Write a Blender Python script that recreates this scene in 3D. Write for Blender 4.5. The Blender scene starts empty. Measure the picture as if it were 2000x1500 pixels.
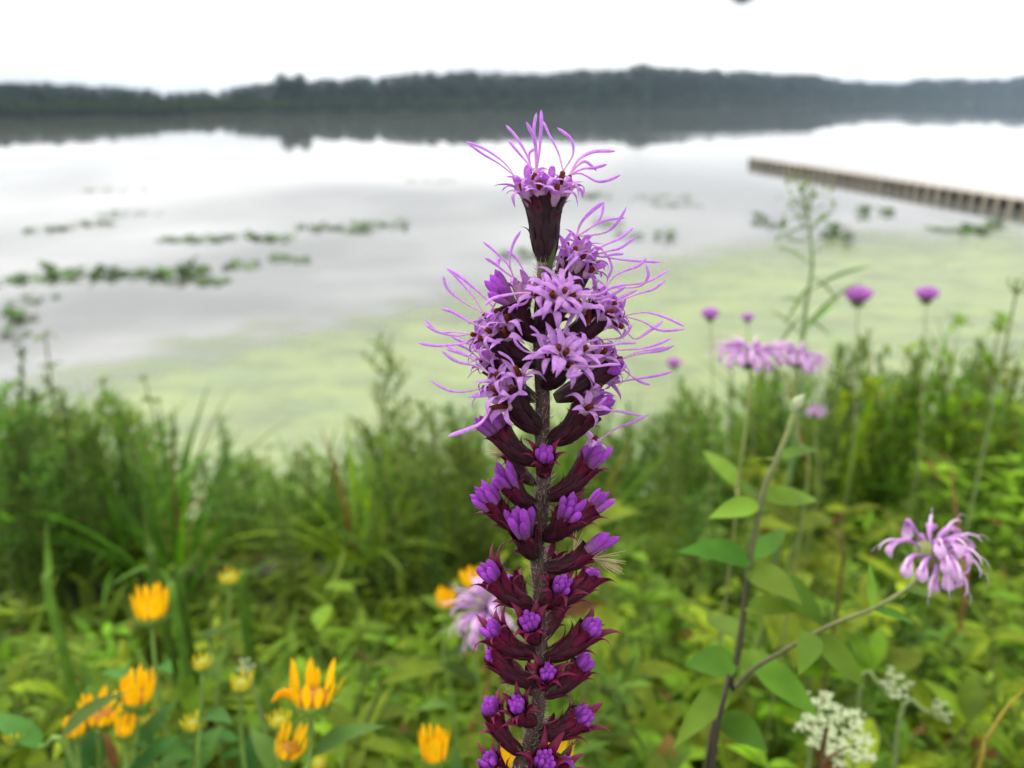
import bpy, math, random
import numpy as np
from math import radians, sin, cos, pi, atan2, sqrt
rng = np.random.default_rng(7)
random.seed(7)

# ------------------------------------------------------------------ camera, sky, sun, exposure
SC = bpy.context.scene
COL = SC.collection
CZ = 4.2                       # eye height above the lake
PITCH = radians(20.45)
F = 1502.0                     # focal length in photograph pixels (2000 wide)
cam_d = bpy.data.cameras.new('camera')
cam = bpy.data.objects.new('camera', cam_d); COL.objects.link(cam)
cam.location = (0, 0, CZ)
cam.rotation_euler = (radians(90) - PITCH, 0, 0)
cam_d.sensor_width = 36.0
cam_d.lens = F / 2000 * 36.0
cam_d.clip_start = 0.01; cam_d.clip_end = 6000
cam_d.dof.use_dof = True
cam_d.dof.focus_distance = 0.252
cam_d.dof.aperture_fstop = 8.3
SC.camera = cam

SUN_EL, SUN_AZ = radians(58), radians(-25)      # high, ahead and slightly left of the view
w = bpy.data.worlds.new('World'); SC.world = w; w.use_nodes = True
nt = w.node_tree; nt.nodes.clear()
out = nt.nodes.new('ShaderNodeOutputWorld')
bg = nt.nodes.new('ShaderNodeBackground'); bg.inputs['Strength'].default_value = 0.1
sky = nt.nodes.new('ShaderNodeTexSky'); sky.sky_type = 'NISHITA'; sky.sun_disc = False
sky.sun_elevation = SUN_EL; sky.sun_rotation = SUN_AZ
sky.air_density = 1.0; sky.dust_density = 3.0
tc = nt.nodes.new('ShaderNodeTexCoord')
mp = nt.nodes.new('ShaderNodeMapping'); mp.inputs['Scale'].default_value = (1.4, 1.4, 9.0); mp.inputs['Location'].default_value = (3.1, 0.7, 0.0)
nz = nt.nodes.new('ShaderNodeTexNoise'); nz.inputs['Scale'].default_value = 1.7; nz.inputs['Detail'].default_value = 5
ramp = nt.nodes.new('ShaderNodeValToRGB')
ramp.color_ramp.elements[0].position = 0.36; ramp.color_ramp.elements[0].color = (0.57, 0.57, 0.575, 1)
ramp.color_ramp.elements[1].position = 0.60; ramp.color_ramp.elements[1].color = (1.0, 0.995, 0.98, 1)
cs = nt.nodes.new('ShaderNodeVectorMath'); cs.operation = 'SCALE'; cs.inputs['Scale'].default_value = 9.6
mx = nt.nodes.new('ShaderNodeMixRGB'); mx.inputs['Fac'].default_value = 0.93
L = nt.links.new
L(tc.outputs['Generated'], mp.inputs['Vector']); L(mp.outputs['Vector'], nz.inputs['Vector'])
L(nz.outputs['Fac'], ramp.inputs['Fac']); L(ramp.outputs['Color'], cs.inputs[0])
L(sky.outputs['Color'], mx.inputs['Color1']); L(cs.outputs['Vector'], mx.inputs['Color2'])
L(mx.outputs['Color'], bg.inputs['Color']); L(bg.outputs['Background'], out.inputs['Surface'])

sd = bpy.data.lights.new('sun', 'SUN'); sd.energy = 1.4; sd.angle = radians(28); sd.color = (1.0, 0.96, 0.9)
sun = bpy.data.objects.new('sun', sd); COL.objects.link(sun)
sun.rotation_euler = (radians(90) - SUN_EL, 0, pi - SUN_AZ)   # light comes from ahead-left, high
sun.rotation_mode = 'XYZ'
from mathutils import Vector, Quaternion
sdir = Vector((sin(SUN_AZ) * cos(SUN_EL), cos(SUN_AZ) * cos(SUN_EL), sin(SUN_EL)))
sun.rotation_euler = sdir.to_track_quat('Z', 'Y').to_euler()

SC.view_settings.view_transform = 'Standard'; SC.view_settings.look = 'None'
SC.view_settings.gamma = 1.0; SC.view_settings.use_curve_mapping = False
SC.view_settings.exposure = 1.0
SC.cycles.use_denoising = True
SC.cycles.max_bounces = 8; SC.cycles.transparent_max_bounces = 12
SC.cycles.volume_bounces = 1

# ------------------------------------------------------------------ helpers
RIGHT = np.array([1.0, 0, 0]); FWD = np.array([0, cos(PITCH), -sin(PITCH)]); UP = np.array([0, sin(PITCH), cos(PITCH)])
CAM = np.array([0, 0, CZ])
def ray(px, py): return FWD + RIGHT * ((px - 1000) / F) + UP * ((750 - py) / F)
def W(px, py, d): return CAM + ray(px, py) * d              # a point seen at (px, py) at depth d metres
def G(px, py, z=0.0):                                       # where that ray meets the level z
    r = ray(px, py); return CAM + r * ((z - CZ) / r[2])
def lin(c): 
    c = c / 255.0
    return c / 12.92 if c <= 0.04045 else ((c + 0.055) / 1.055) ** 2.4
def S(r, g, b, k=1.0): return np.array([lin(r) * k, lin(g) * k, lin(b) * k])
def nrm(v): 
    v = np.asarray(v, float); n = np.linalg.norm(v); return v / n if n > 1e-12 else v
def bez(pts, n):
    """smooth path through the given points (Catmull-Rom), n samples"""
    P = [np.asarray(p, float) for p in pts]
    if len(P) == 2: return np.array([P[0] + (P[1] - P[0]) * t for t in np.linspace(0, 1, n)])
    Q = [2 * P[0] - P[1]] + P + [2 * P[-1] - P[-2]]
    o = []; m = len(P) - 1
    for t in np.linspace(0, m - 1e-6, n):
        i = int(t); u = t - i
        a, b, c, d = Q[i], Q[i + 1], Q[i + 2], Q[i + 3]
        o.append(0.5 * ((2 * b) + (c - a) * u + (2 * a - 5 * b + 4 * c - d) * u * u + (-a + 3 * b - 3 * c + d) * u ** 3))
    return np.array(o)

class MB:
    """collects quads with a colour for each vertex"""
    def __init__(s): s.V = []; s.Fc = []; s.C = []; s.n = 0
    def add(s, V, Fc, C):
        V = np.asarray(V, float).reshape(-1, 3); Fc = np.asarray(Fc, int).reshape(-1, 4)
        C = np.asarray(C, float)
        if C.ndim == 1: C = np.tile(C, (len(V), 1))
        s.V.append(V); s.Fc.append(Fc + s.n); s.C.append(C); s.n += len(V); return s
    def tube(s, P, R, col, seg=8, flat=1.0, side=None, cap=True):
        P = np.asarray(P, float); n = len(P); R = np.broadcast_to(np.asarray(R, float), (n,))
        T = np.gradient(P, axis=0); T /= np.linalg.norm(T, axis=1)[:, None] + 1e-15
        if side is None: side = np.cross(T[0], [0.3, 0.2, 0.93])
        u = nrm(side - T[0] * np.dot(side, T[0]))
        if np.linalg.norm(u) < 1e-6: u = nrm(np.cross(T[0], [0.7, 0.1, 0.2]))
        Us = []
        for i in range(n):
            u = nrm(u - T[i] * np.dot(u, T[i])); Us.append(u)
        Us = np.array(Us); Vs = np.cross(T, Us)
        a = np.arange(seg) * 2 * pi / seg
        X = P[:, None, :] + R[:, None, None] * (np.cos(a)[None, :, None] * Us[:, None, :] + flat * np.sin(a)[None, :, None] * Vs[:, None, :])
        V = X.reshape(-1, 3)
        i = np.arange(n - 1)[:, None] * seg; j = np.arange(seg)[None, :]; k = (j + 1) % seg
        Fq = np.stack([i + j, i + k, i + seg + k, i + seg + j], -1).reshape(-1, 4)
        C = np.asarray(col, float)
        if C.ndim == 2: C = np.repeat(C, seg, axis=0)
        return s.add(V, Fq, C)
    def leaves(s, pos, d, up, Ln, Wd, droop, col, seg=4, fold=0.25, peak=0.4, tip=1.0):
        """N blades: base pos, direction d, upper side up, length, half width, droop along the length"""
        pos = np.atleast_2d(np.asarray(pos, float)); N = len(pos)
        d = np.broadcast_to(np.asarray(d, float), (N, 3)); d = d / (np.linalg.norm(d, axis=1)[:, None] + 1e-12)
        up = np.broadcast_to(np.asarray(up, float), (N, 3))
        sd_ = np.cross(d, up); sd_ /= np.linalg.norm(sd_, axis=1)[:, None] + 1e-9
        up = np.cross(sd_, d)
        Ln = np.broadcast_to(Ln, (N,)); Wd = np.broadcast_to(Wd, (N,)); droop = np.broadcast_to(droop, (N,))
        t = np.linspace(0, 1, seg + 1)
        q = np.log(0.5) / np.log(peak)
        wp = np.sin(pi * t ** q) ** tip; wp[0] = 0.12; wp[-1] = 0.02
        an = droop[:, None] * t[None, :]                    # turning angle along the blade
        fx = np.where(np.abs(droop[:, None]) < 1e-4, t[None, :], np.sin(an) / (droop[:, None] + 1e-9))
        fz = np.where(np.abs(droop[:, None]) < 1e-4, 0 * an, -(1 - np.cos(an)) / (droop[:, None] + 1e-9))
        cen = pos[:, None, :] + Ln[:, None, None] * (fx[..., None] * d[:, None, :] + fz[..., None] * up[:, None, :])
        un = np.cos(an)[..., None] * up[:, None, :] + np.sin(an)[..., None] * d[:, None, :]
        ww = (Wd[:, None] * wp[None, :])[..., None]
        l = cen - ww * sd_[:, None, :] + fold * ww * un
        r = cen + ww * sd_[:, None, :] + fold * ww * un
        V = np.stack([l, cen, r], 2).reshape(-1, 3)         # N, seg+1, 3
        nv = (seg + 1) * 3
        b = np.arange(seg)[:, None] * 3 + np.arange(2)[None, :]
        Fl = np.stack([b, b + 1, b + 4, b + 3], -1).reshape(-1, 4)
        Fq = (np.arange(N)[:, None, None] * nv + Fl[None]).reshape(-1, 4)
        C = np.asarray(col, float)
        C = np.tile(C, (N * nv, 1)) if C.ndim == 1 else np.repeat(C, nv, axis=0)
        return s.add(V, Fq, C)
    def box(s, lo, hi, col, M=None):
        x0, y0, z0 = lo; x1, y1, z1 = hi
        V = np.array([[x0, y0, z0], [x1, y0, z0], [x1, y1, z0], [x0, y1, z0], [x0, y0, z1], [x1, y0, z1], [x1, y1, z1], [x0, y1, z1]], float)
        if M is not None: V = M(V)
        return s.add(V, [[0, 3, 2, 1], [4, 5, 6, 7], [0, 1, 5, 4], [1, 2, 6, 5], [2, 3, 7, 6], [3, 0, 4, 7]], col)
    def mesh(s, name, mat, origin=(0, 0, 0), smooth=True):
        V = np.concatenate(s.V) - np.asarray(origin, float); Fc = np.concatenate(s.Fc); C = np.concatenate(s.C)
        me = bpy.data.meshes.new(name)
        me.vertices.add(len(V)); me.vertices.foreach_set('co', V.astype(np.float32).ravel())
        me.loops.add(len(Fc) * 4); me.loops.foreach_set('vertex_index', Fc.astype(np.int32).ravel())
        me.polygons.add(len(Fc)); me.polygons.foreach_set('loop_start', np.arange(0, len(Fc) * 4, 4, dtype=np.int32))
        me.polygons.foreach_set('use_smooth', np.full(len(Fc), smooth))
        ca = me.color_attributes.new('Col', 'FLOAT_COLOR', 'POINT')
        ca.data.foreach_set('color', np.hstack([C, np.ones((len(C), 1))]).astype(np.float32).ravel())
        me.materials.append(mat); me.update(); me.validate()
        return me
    def build(s, name, mat, parent=None, origin=(0, 0, 0), smooth=True, kind=None):
        return link(name, s.mesh(name, mat, origin, smooth), parent, kind)

def link(name, me, parent=None, kind=None):
    o = bpy.data.objects.new(name, me); COL.objects.link(o)
    if parent is not None: o.parent = parent
    if kind: o['kind'] = kind
    return o
def tag(o, label, cat, group=None, kind=None):
    o['label'] = label; o['category'] = cat
    if group: o['group'] = group
    if kind: o['kind'] = kind
    return o
def thing(name, loc, label, cat, group=None):
    o = bpy.data.objects.new(name, None); COL.objects.link(o)
    o.location = [float(v) for v in loc]; o.empty_display_size = 0.02
    return tag(o, label, cat, group)

# ------------------------------------------------------------------ materials
def base_mat(name):
    m = bpy.data.materials.new(name); m.use_nodes = True; t = m.node_tree; t.nodes.clear()
    o = t.nodes.new('ShaderNodeOutputMaterial'); p = t.nodes.new('ShaderNodeBsdfPrincipled')
    t.links.new(p.outputs[0], o.inputs[0]); return m, t, o, p
def col_mat(name, rough=0.55, transl=0.0, spec=0.3, nscale=60.0, namp=0.25, bump=0.0, bscale=300.0, hue=0.0, tcol=(1.0, 1.0, 0.55), stretch=(1, 1, 1)):
    """vertex pigment with fine mottling, a little translucency and fine relief"""
    m, t, o, p = base_mat(name)
    at = t.nodes.new('ShaderNodeVertexColor'); at.layer_name = 'Col'
    tc = t.nodes.new('ShaderNodeTexCoord'); mpn = t.nodes.new('ShaderNodeMapping'); mpn.inputs['Scale'].default_value = stretch
    n = t.nodes.new('ShaderNodeTexNoise'); n.inputs['Scale'].default_value = nscale; n.inputs['Detail'].default_value = 3
    t.links.new(tc.outputs['Object'], mpn.inputs[0]); t.links.new(mpn.outputs[0], n.inputs['Vector'])
    mr = t.nodes.new('ShaderNodeMapRange'); mr.inputs['From Min'].default_value = 0.3; mr.inputs['From Max'].default_value = 0.7
    mr.inputs['To Min'].default_value = 1 - namp; mr.inputs['To Max'].default_value = 1 + namp
    t.links.new(n.outputs['Fac'], mr.inputs['Value'])
    mul = t.nodes.new('ShaderNodeVectorMath'); mul.operation = 'SCALE'
    t.links.new(at.outputs['Color'], mul.inputs[0]); t.links.new(mr.outputs['Result'], mul.inputs['Scale'])
    c = mul.outputs['Vector']
    if hue > 0:
        oi = t.nodes.new('ShaderNodeObjectInfo'); hs = t.nodes.new('ShaderNodeHueSaturation')
        m1 = t.nodes.new('ShaderNodeMapRange'); m1.inputs['To Min'].default_value = 0.5 - hue; m1.inputs['To Max'].default_value = 0.5 + hue
        m2 = t.nodes.new('ShaderNodeMapRange'); m2.inputs['To Min'].default_value = 0.6; m2.inputs['To Max'].default_value = 1.25
        ml = t.nodes.new('ShaderNodeMath'); ml.operation = 'MULTIPLY'; ml.inputs[1].default_value = 7.31
        fr = t.nodes.new('ShaderNodeMath'); fr.operation = 'FRACT'
        t.links.new(oi.outputs['Random'], m1.inputs['Value']); t.links.new(oi.outputs['Random'], ml.inputs[0])
        t.links.new(ml.outputs[0], fr.inputs[0]); t.links.new(fr.outputs[0], m2.inputs['Value'])
        t.links.new(m1.outputs[0], hs.inputs['Hue']); t.links.new(m2.outputs[0], hs.inputs['Value'])
        t.links.new(c, hs.inputs['Color']); c = hs.outputs['Color']
    t.links.new(c, p.inputs['Base Color'])
    p.inputs['Roughness'].default_value = rough; p.inputs['Specular IOR Level'].default_value = spec
    if bump > 0:
        n2 = t.nodes.new('ShaderNodeTexNoise'); n2.inputs['Scale'].default_value = bscale; n2.inputs['Detail'].default_value = 4
        t.links.new(mpn.outputs[0], n2.inputs['Vector'])
        b = t.nodes.new('ShaderNodeBump'); b.inputs['Strength'].default_value = bump; b.inputs['Distance'].default_value = 1.0 / bscale
        t.links.new(n2.outputs['Fac'], b.inputs['Height']); t.links.new(b.outputs[0], p.inputs['Normal'])
    if transl > 0:
        tr = t.nodes.new('ShaderNodeBsdfTranslucent'); tm = t.nodes.new('ShaderNodeVectorMath'); tm.operation = 'MULTIPLY'
        tm.inputs[1].default_value = tcol; t.links.new(c, tm.inputs[0]); t.links.new(tm.outputs['Vector'], tr.inputs['Color'])
        mixs = t.nodes.new('ShaderNodeMixShader'); mixs.inputs['Fac'].default_value = transl
        t.links.new(p.outputs[0], mixs.inputs[1]); t.links.new(tr.outputs[0], mixs.inputs[2]); t.links.new(mixs.outputs[0], o.inputs[0])
    return m

M_leaf = col_mat('leaf', 0.6, 0.38, 0.15, 25, 0.3, hue=0.028, tcol=(1.25, 1.3, 0.5))
M_under = col_mat('undergrowth_leaf', 0.6, 0.35, 0.12, 6, 0.3, tcol=(1.25, 1.3, 0.5))
M_stem = col_mat('green_stem', 0.6, 0, 0.25, 60, 0.2, bump=0.3)
M_petal = col_mat('lilac_petal', 0.62, 0.48, 0.1, 900, 0.16, bump=0.15, bscale=2500, tcol=(1.05, 0.95, 1.05))
M_invol = col_mat('maroon_involucre', 0.62, 0.0, 0.3, 1400, 0.35, bump=0.6, bscale=3000)
M_bract = col_mat('maroon_bract', 0.55, 0.12, 0.3, 900, 0.3, bump=0.3, bscale=2500, tcol=(1.3, 0.6, 0.7))
M_fstem = col_mat('hairy_stem', 0.8, 0.0, 0.2, 700, 0.45, bump=0.8, bscale=1500, stretch=(1, 1, 0.25))
M_hair = col_mat('hair', 0.6, 0.3, 0.3, 500, 0.1, tcol=(1, 1, 0.9))
M_yel = col_mat('yellow_petal', 0.5, 0.3, 0.25, 150, 0.12, tcol=(1.1, 0.85, 0.2))
M_white = col_mat('white_floret', 0.6, 0.3, 0.2, 300, 0.1, tcol=(1, 1, 0.85))
M_pink = col_mat('pink_petal', 0.5, 0.35, 0.2, 250, 0.10, tcol=(1.05, 0.9, 1.05))
M_tree = col_mat('tree_foliage', 0.7, 0.2, 0.15, 0.35, 0.35, hue=0.03, tcol=(1.1, 1.2, 0.5))
M_bark = col_mat('bark', 0.9, 0, 0.1, 3, 0.3)
M_pad = col_mat('lily_leaf', 0.6, 0.15, 0.2, 8, 0.2, hue=0.01)
M_wood = col_mat('weathered_wood', 0.85, 0, 0.15, 9, 0.3, bump=0.4, bscale=40)
M_dark = col_mat('dark_feather', 0.6, 0, 0.2, 40, 0.2)

def ground_mat():
    m, t, o, p = base_mat('bank_soil')
    tc = t.nodes.new('ShaderNodeTexCoord'); n = t.nodes.new('ShaderNodeTexNoise'); n.inputs['Scale'].default_value = 2.5; n.inputs['Detail'].default_value = 8
    r = t.nodes.new('ShaderNodeValToRGB'); r.color_ramp.elements[0].color = (0.018, 0.016, 0.008, 1); r.color_ramp.elements[1].color = (0.04, 0.06, 0.014, 1)
    r.color_ramp.elements[0].position = 0.35; r.color_ramp.elements[1].position = 0.65
    t.links.new(tc.outputs['Object'], n.inputs['Vector']); t.links.new(n.outputs['Fac'], r.inputs['Fac']); t.links.new(r.outputs['Color'], p.inputs['Base Color'])
    p.inputs['Roughness'].default_value = 0.95
    b = t.nodes.new('ShaderNodeBump'); b.inputs['Strength'].default_value = 0.6; b.inputs['Distance'].default_value = 0.05
    t.links.new(n.outputs['Fac'], b.inputs['Height']); t.links.new(b.outputs[0], p.inputs['Normal'])
    return m
def water_mat():
    m, t, o, p = base_mat('lake_water')
    t.nodes.remove(p)
    gl = t.nodes.new('ShaderNodeBsdfGlossy'); gl.inputs['Color'].default_value = (0.97, 0.97, 0.98, 1); gl.inputs['Roughness'].default_value = 0.012
    df = t.nodes.new('ShaderNodeBsdfDiffuse'); df.inputs['Color'].default_value = (0.13, 0.135, 0.12, 1)
    fr = t.nodes.new('ShaderNodeFresnel'); fr.inputs['IOR'].default_value = 2.7
    mixs = t.nodes.new('ShaderNodeMixShader')
    tc = t.nodes.new('ShaderNodeTexCoord')
    m1 = t.nodes.new('ShaderNodeMapping'); m1.inputs['Scale'].default_value = (0.5, 1.6, 1)
    n1 = t.nodes.new('ShaderNodeTexNoise'); n1.inputs['Scale'].default_value = 1.2; n1.inputs['Detail'].default_value = 4
    m2 = t.nodes.new('ShaderNodeMapping'); m2.inputs['Scale'].default_value = (0.012, 0.03, 1)
    n2 = t.nodes.new('ShaderNodeTexNoise'); n2.inputs['Scale'].default_value = 1.0; n2.inputs['Detail'].default_value = 3
    mr = t.nodes.new('ShaderNodeMapRange'); mr.inputs['From Min'].default_value = 0.5; mr.inputs['From Max'].default_value = 0.62
    mr.inputs['To Min'].default_value = 0.012; mr.inputs['To Max'].default_value = 0.3
    b = t.nodes.new('ShaderNodeBump'); b.inputs['Distance'].default_value = 0.03
    lk = t.links.new
    lk(tc.outputs['Object'], m1.inputs[0]); lk(m1.outputs[0], n1.inputs['Vector']); lk(tc.outputs['Object'], m2.inputs[0]); lk(m2.outputs[0], n2.inputs['Vector'])
    lk(n2.outputs['Fac'], mr.inputs['Value']); lk(mr.outputs[0], b.inputs['Strength']); lk(n1.outputs['Fac'], b.inputs['Height'])
    lk(b.outputs[0], gl.inputs['Normal']); lk(fr.outputs[0], mixs.inputs['Fac'])
    lk(df.outputs[0], mixs.inputs[1]); lk(gl.outputs[0], mixs.inputs[2]); lk(mixs.outputs[0], o.inputs[0])
    return m
def duck_mat():
    """a film of duckweed: dense where the pigment attribute is high, broken into rafts at its edge"""
    m, t, o, p = base_mat('duckweed_film')
    at = t.nodes.new('ShaderNodeVertexColor'); at.layer_name = 'Col'
    sep = t.nodes.new('ShaderNodeSeparateColor')
    tc = t.nodes.new('ShaderNodeTexCoord'); mpn = t.nodes.new('ShaderNodeMapping'); mpn.inputs['Scale'].default_value = (0.55, 1.0, 1)
    n = t.nodes.new('ShaderNodeTexNoise'); n.inputs['Scale'].default_value = 1.3; n.inputs['Detail'].default_value = 8; n.inputs['Roughness'].default_value = 0.62
    n3 = t.nodes.new('ShaderNodeTexNoise'); n3.inputs['Scale'].default_value = 0.8; n3.inputs['Detail'].default_value = 5
    r = t.nodes.new('ShaderNodeValToRGB'); r.color_ramp.elements[0].position = 0.35; r.color_ramp.elements[0].color = (*S(128, 146, 98), 1)
    r.color_ramp.elements[1].position = 0.65; r.color_ramp.elements[1].color = (*S(146, 160, 98), 1)
    add = t.nodes.new('ShaderNodeMath'); add.operation = 'ADD'
    mr = t.nodes.new('ShaderNodeMapRange'); mr.inputs['From Min'].default_value = 0.82; mr.inputs['From Max'].default_value = 1.26; mr.inputs['To Max'].default_value = 0.86
    tr = t.nodes.new('ShaderNodeBsdfTransparent'); mixs = t.nodes.new('ShaderNodeMixShader')
    lk = t.links.new
    lk(tc.outputs['Object'], mpn.inputs[0]); lk(mpn.outputs[0], n.inputs['Vector']); lk(tc.outputs['Object'], n3.inputs['Vector'])
    lk(n3.outputs['Fac'], r.inputs['Fac']); lk(r.outputs['Color'], p.inputs['Base Color'])
    lk(at.outputs['Color'], sep.inputs[0]); lk(sep.outputs[0], add.inputs[0]); lk(n.outputs['Fac'], add.inputs[1]); lk(add.outputs[0], mr.inputs['Value'])
    lk(mr.outputs[0], mixs.inputs['Fac']); lk(tr.outputs[0], mixs.inputs[1]); lk(p.outputs[0], mixs.inputs[2]); lk(mixs.outputs[0], o.inputs[0])
    p.inputs['Roughness'].default_value = 0.35; p.inputs['Specular IOR Level'].default_value = 0.5
    return m

# ------------------------------------------------------------------ the setting: bank, lake bed, far land, water, duckweed
SHX = np.array([-900, -600, -300, 0, 300, 550, 800, 1000, 1250, 1500, 1800, 2000, 2300, 2700, 3200])
SHY = np.array([236, 235, 234, 232, 228, 222, 218, 215, 211, 205, 200.5, 199, 200, 203, 206])
def shore(px):                                              # the far waterline at this bearing
    return G(px, float(np.interp(px, SHX, SHY)), 0.0)
def bank(x, y):
    y = np.asarray(y, float); x = np.asarray(x, float)
    a = np.where(y < 1.7, 3.0, np.where(y < 6.7, 3.0 - 0.6 * (y - 1.7), np.maximum(-0.28 * (y - 6.7), -1.6)))
    return a + 0.05 * np.sin(2.1 * x + 1.3 * y) + 0.04 * np.sin(3.7 * y - 1.1 * x)
def far_height(x, y):
    """metres beyond the far shore at this bearing, turned into a gentle rise"""
    px = 1000 + F * x / (y * cos(PITCH) + CZ * sin(PITCH)) if y > 1 else 99999
    px = min(max(px, -900), 3200); sh = shore(px)
    b = y - sh[1]
    return b
gb = MB()
xs = np.concatenate([np.linspace(-1500, -420, 16), np.linspace(-400, -55, 60), np.linspace(-50, 50, 61), np.linspace(55, 900, 120), np.linspace(950, 1500, 8)])
ys = np.concatenate([np.linspace(-300, -6, 8), np.linspace(-5, 12, 52), np.linspace(14, 120, 14), np.linspace(130, 1100, 80), np.linspace(1150, 3000, 12)])
X, Y = np.meshgrid(xs, ys)
Z = bank(X, Y)
for i in range(Z.shape[0]):
    if ys[i] > 60:
        for j in range(Z.shape[1]):
            b = far_height(X[i, j], Y[i, j])
            Z[i, j] = -1.6 if b < -12 else (0.35 + 0.012 * min(b, 200) if b > 0 else -1.6 + (b + 12) / 12 * 1.95)
ny, nx = X.shape
ii = np.arange(ny - 1)[:, None] * nx + np.arange(nx - 1)[None, :]
gb.add(np.stack([X, Y, Z], -1).reshape(-1, 3), np.stack([ii, ii + 1, ii + nx + 1, ii + nx], -1).reshape(-1, 4), np.array([0.04, 0.05, 0.015]))
M_ground = ground_mat()
tag(gb.build('ground', M_ground, kind='structure'), 'dark soil of the lake bank sloping down into the water', 'ground', kind='structure')

wb = MB(); wb.add([[-2500, 3, 0], [2500, 3, 0], [2500, 2500, 0], [-2500, 2500, 0]], [[0, 1, 2, 3]], np.array([0.3, 0.3, 0.3]))
tag(wb.build('water', water_mat(), kind='structure'), 'calm pale lake mirroring the overcast sky and the wooded shore', 'lake', kind='structure')

# duckweed film: upper edge given along the picture, lower edge at the bank
UX = np.array([-300, 0, 150, 330, 560, 800, 1000, 1250, 1500, 1700, 2000, 2500])
UY = np.array([800, 765, 720, 672, 640, 600, 560, 515, 480, 462, 455, 450])
db = MB(); NU, NV = 60, 26
V = []; C = []
for i in range(NU + 1):
    px = -300 + 2800 * i / NU
    a = G(px, float(np.interp(px, UX, UY)) - 45, 0.006); b = np.array([a[0] * 6.0 / a[1], 6.0, 0.006])
    for j in range(NV + 1):
        v = j / NV; p = a * (1 - v) + b * v; V.append(p)
        d = min(1, max(0, (v - 0.02) / 0.38)); C.append([0.12 + 0.62 * d ** 0.8] * 3)
ii = np.arange(NU)[:, None] * (NV + 1) + np.arange(NV)[None, :]
db.add(V, np.stack([ii, ii + 1, ii + NV + 2, ii + NV + 1], -1).reshape(-1, 4), np.array(C))
tag(db.build('duckweed', duck_mat(), kind='stuff'), 'pale yellow-green duckweed film on the water below the bank', 'duckweed', kind='stuff')

# ------------------------------------------------------------------ far shore: trees, reeds
def make_tree(seed, broad):
    r = np.random.default_rng(seed); tr = MB(); cr = MB()
    lean = r.normal(0, 0.03, 2)
    tp = np.array([[lean[0] * t, lean[1] * t, t * 0.8] for t in np.linspace(0, 1, 7)])
    tr.tube(tp, np.linspace(0.028, 0.008, 7), S(70, 60, 50), 7)
    lobes = []
    nb = 11
    for k in range(nb):
        a = k * 2.4 + r.uniform(-.4, .4); h = 0.30 + 0.58 * k / nb; rad = (0.26 if broad else 0.19) * sin(pi * (0.22 + 0.72 * k / nb)) * r.uniform(0.8, 1.2)
        e = np.array([cos(a) * rad, sin(a) * rad, h + 0.06])
        tr.tube(bez([[lean[0] * h, lean[1] * h, h * 0.8], [e[0] * .5, e[1] * .5, h * .93], e], 5), np.linspace(0.010, 0.003, 5), S(70, 60, 50), 5)
        lobes.append((e, r.uniform(0.10, 0.16) * (1.15 if broad else .9)))
    lobes.append((np.array([0, 0, 0.88]), 0.11)); lobes.append((np.array([0, 0, 0.6]), 0.2)); lobes.append((np.array([0.05, 0, 0.35]), 0.2))
    P = []; Cc = []
    for e, R in lobes:
        n = int(95 * (R / 0.13) ** 2)
        v = r.normal(0, 1, (n, 3)); v /= np.linalg.norm(v, axis=1)[:, None]
        q = e + v * (R * r.uniform(0.55, 1.08, n) ** 0.6)[:, None] * np.array([1, 1, 0.8]); P.append(q)
        Cc.append(np.tile(S(42, 62, 48) * r.uniform(0.6, 1.5), (n, 1)) * r.uniform(0.7, 1.3, (n, 1)))
    P = np.concatenate(P); Cc = np.concatenate(Cc); n = len(P)
    d = r.normal(0, 1, (n, 3)); u = r.normal(0, 1, (n, 3))
    cr.leaves(P, d, u, r.uniform(0.035, 0.07, n), r.uniform(0.014, 0.026, n), r.uniform(0, .8, n), Cc, seg=2)
    return tr.mesh('trunk', M_bark), cr.mesh('crown', M_tree)
TREES = [make_tree(100 + k, k % 2 == 0) for k in range(6)]
SKX = [-900, 0, 130, 250, 370, 430, 470, 530, 620, 700, 830, 900, 960, 1000, 1100, 1220, 1270, 1330, 1430, 1540, 1620, 1680, 1760, 1850, 1900, 2000, 2600]
SKY_ = [158, 160, 165, 172, 180, 182, 172, 160, 158, 152, 142, 146, 140, 146, 142, 132, 130, 138, 142, 146, 157, 162, 160, 155, 160, 153, 150]
def tree(px, back, top, label, group, wide=1.0):
    s = shore(px); p = np.array([s[0], s[1], 0]) * (1 + back / max(1.0, s[1])); p[2] = 0.35 + 0.012 * back
    d = (p - CAM) @ FWD
    tz = (CAM + ray(px, top) * d)[2]
    h = max(3.0, tz - p[2])
    k = random.randrange(len(TREES)); tm, cm = TREES[k]
    o = thing('tree', p - np.array([0, 0, 0.3]), label, 'tree', group)
    sc = h / 0.97; sx = sc * random.uniform(1.0, 1.35) * wide
    o.scale = (sx, sx, sc); o.rotation_euler = (0, 0, random.uniform(0, 6.28))
    link('trunk', tm, o); link('crown', cm, o)
    return o
px = -60.0
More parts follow.
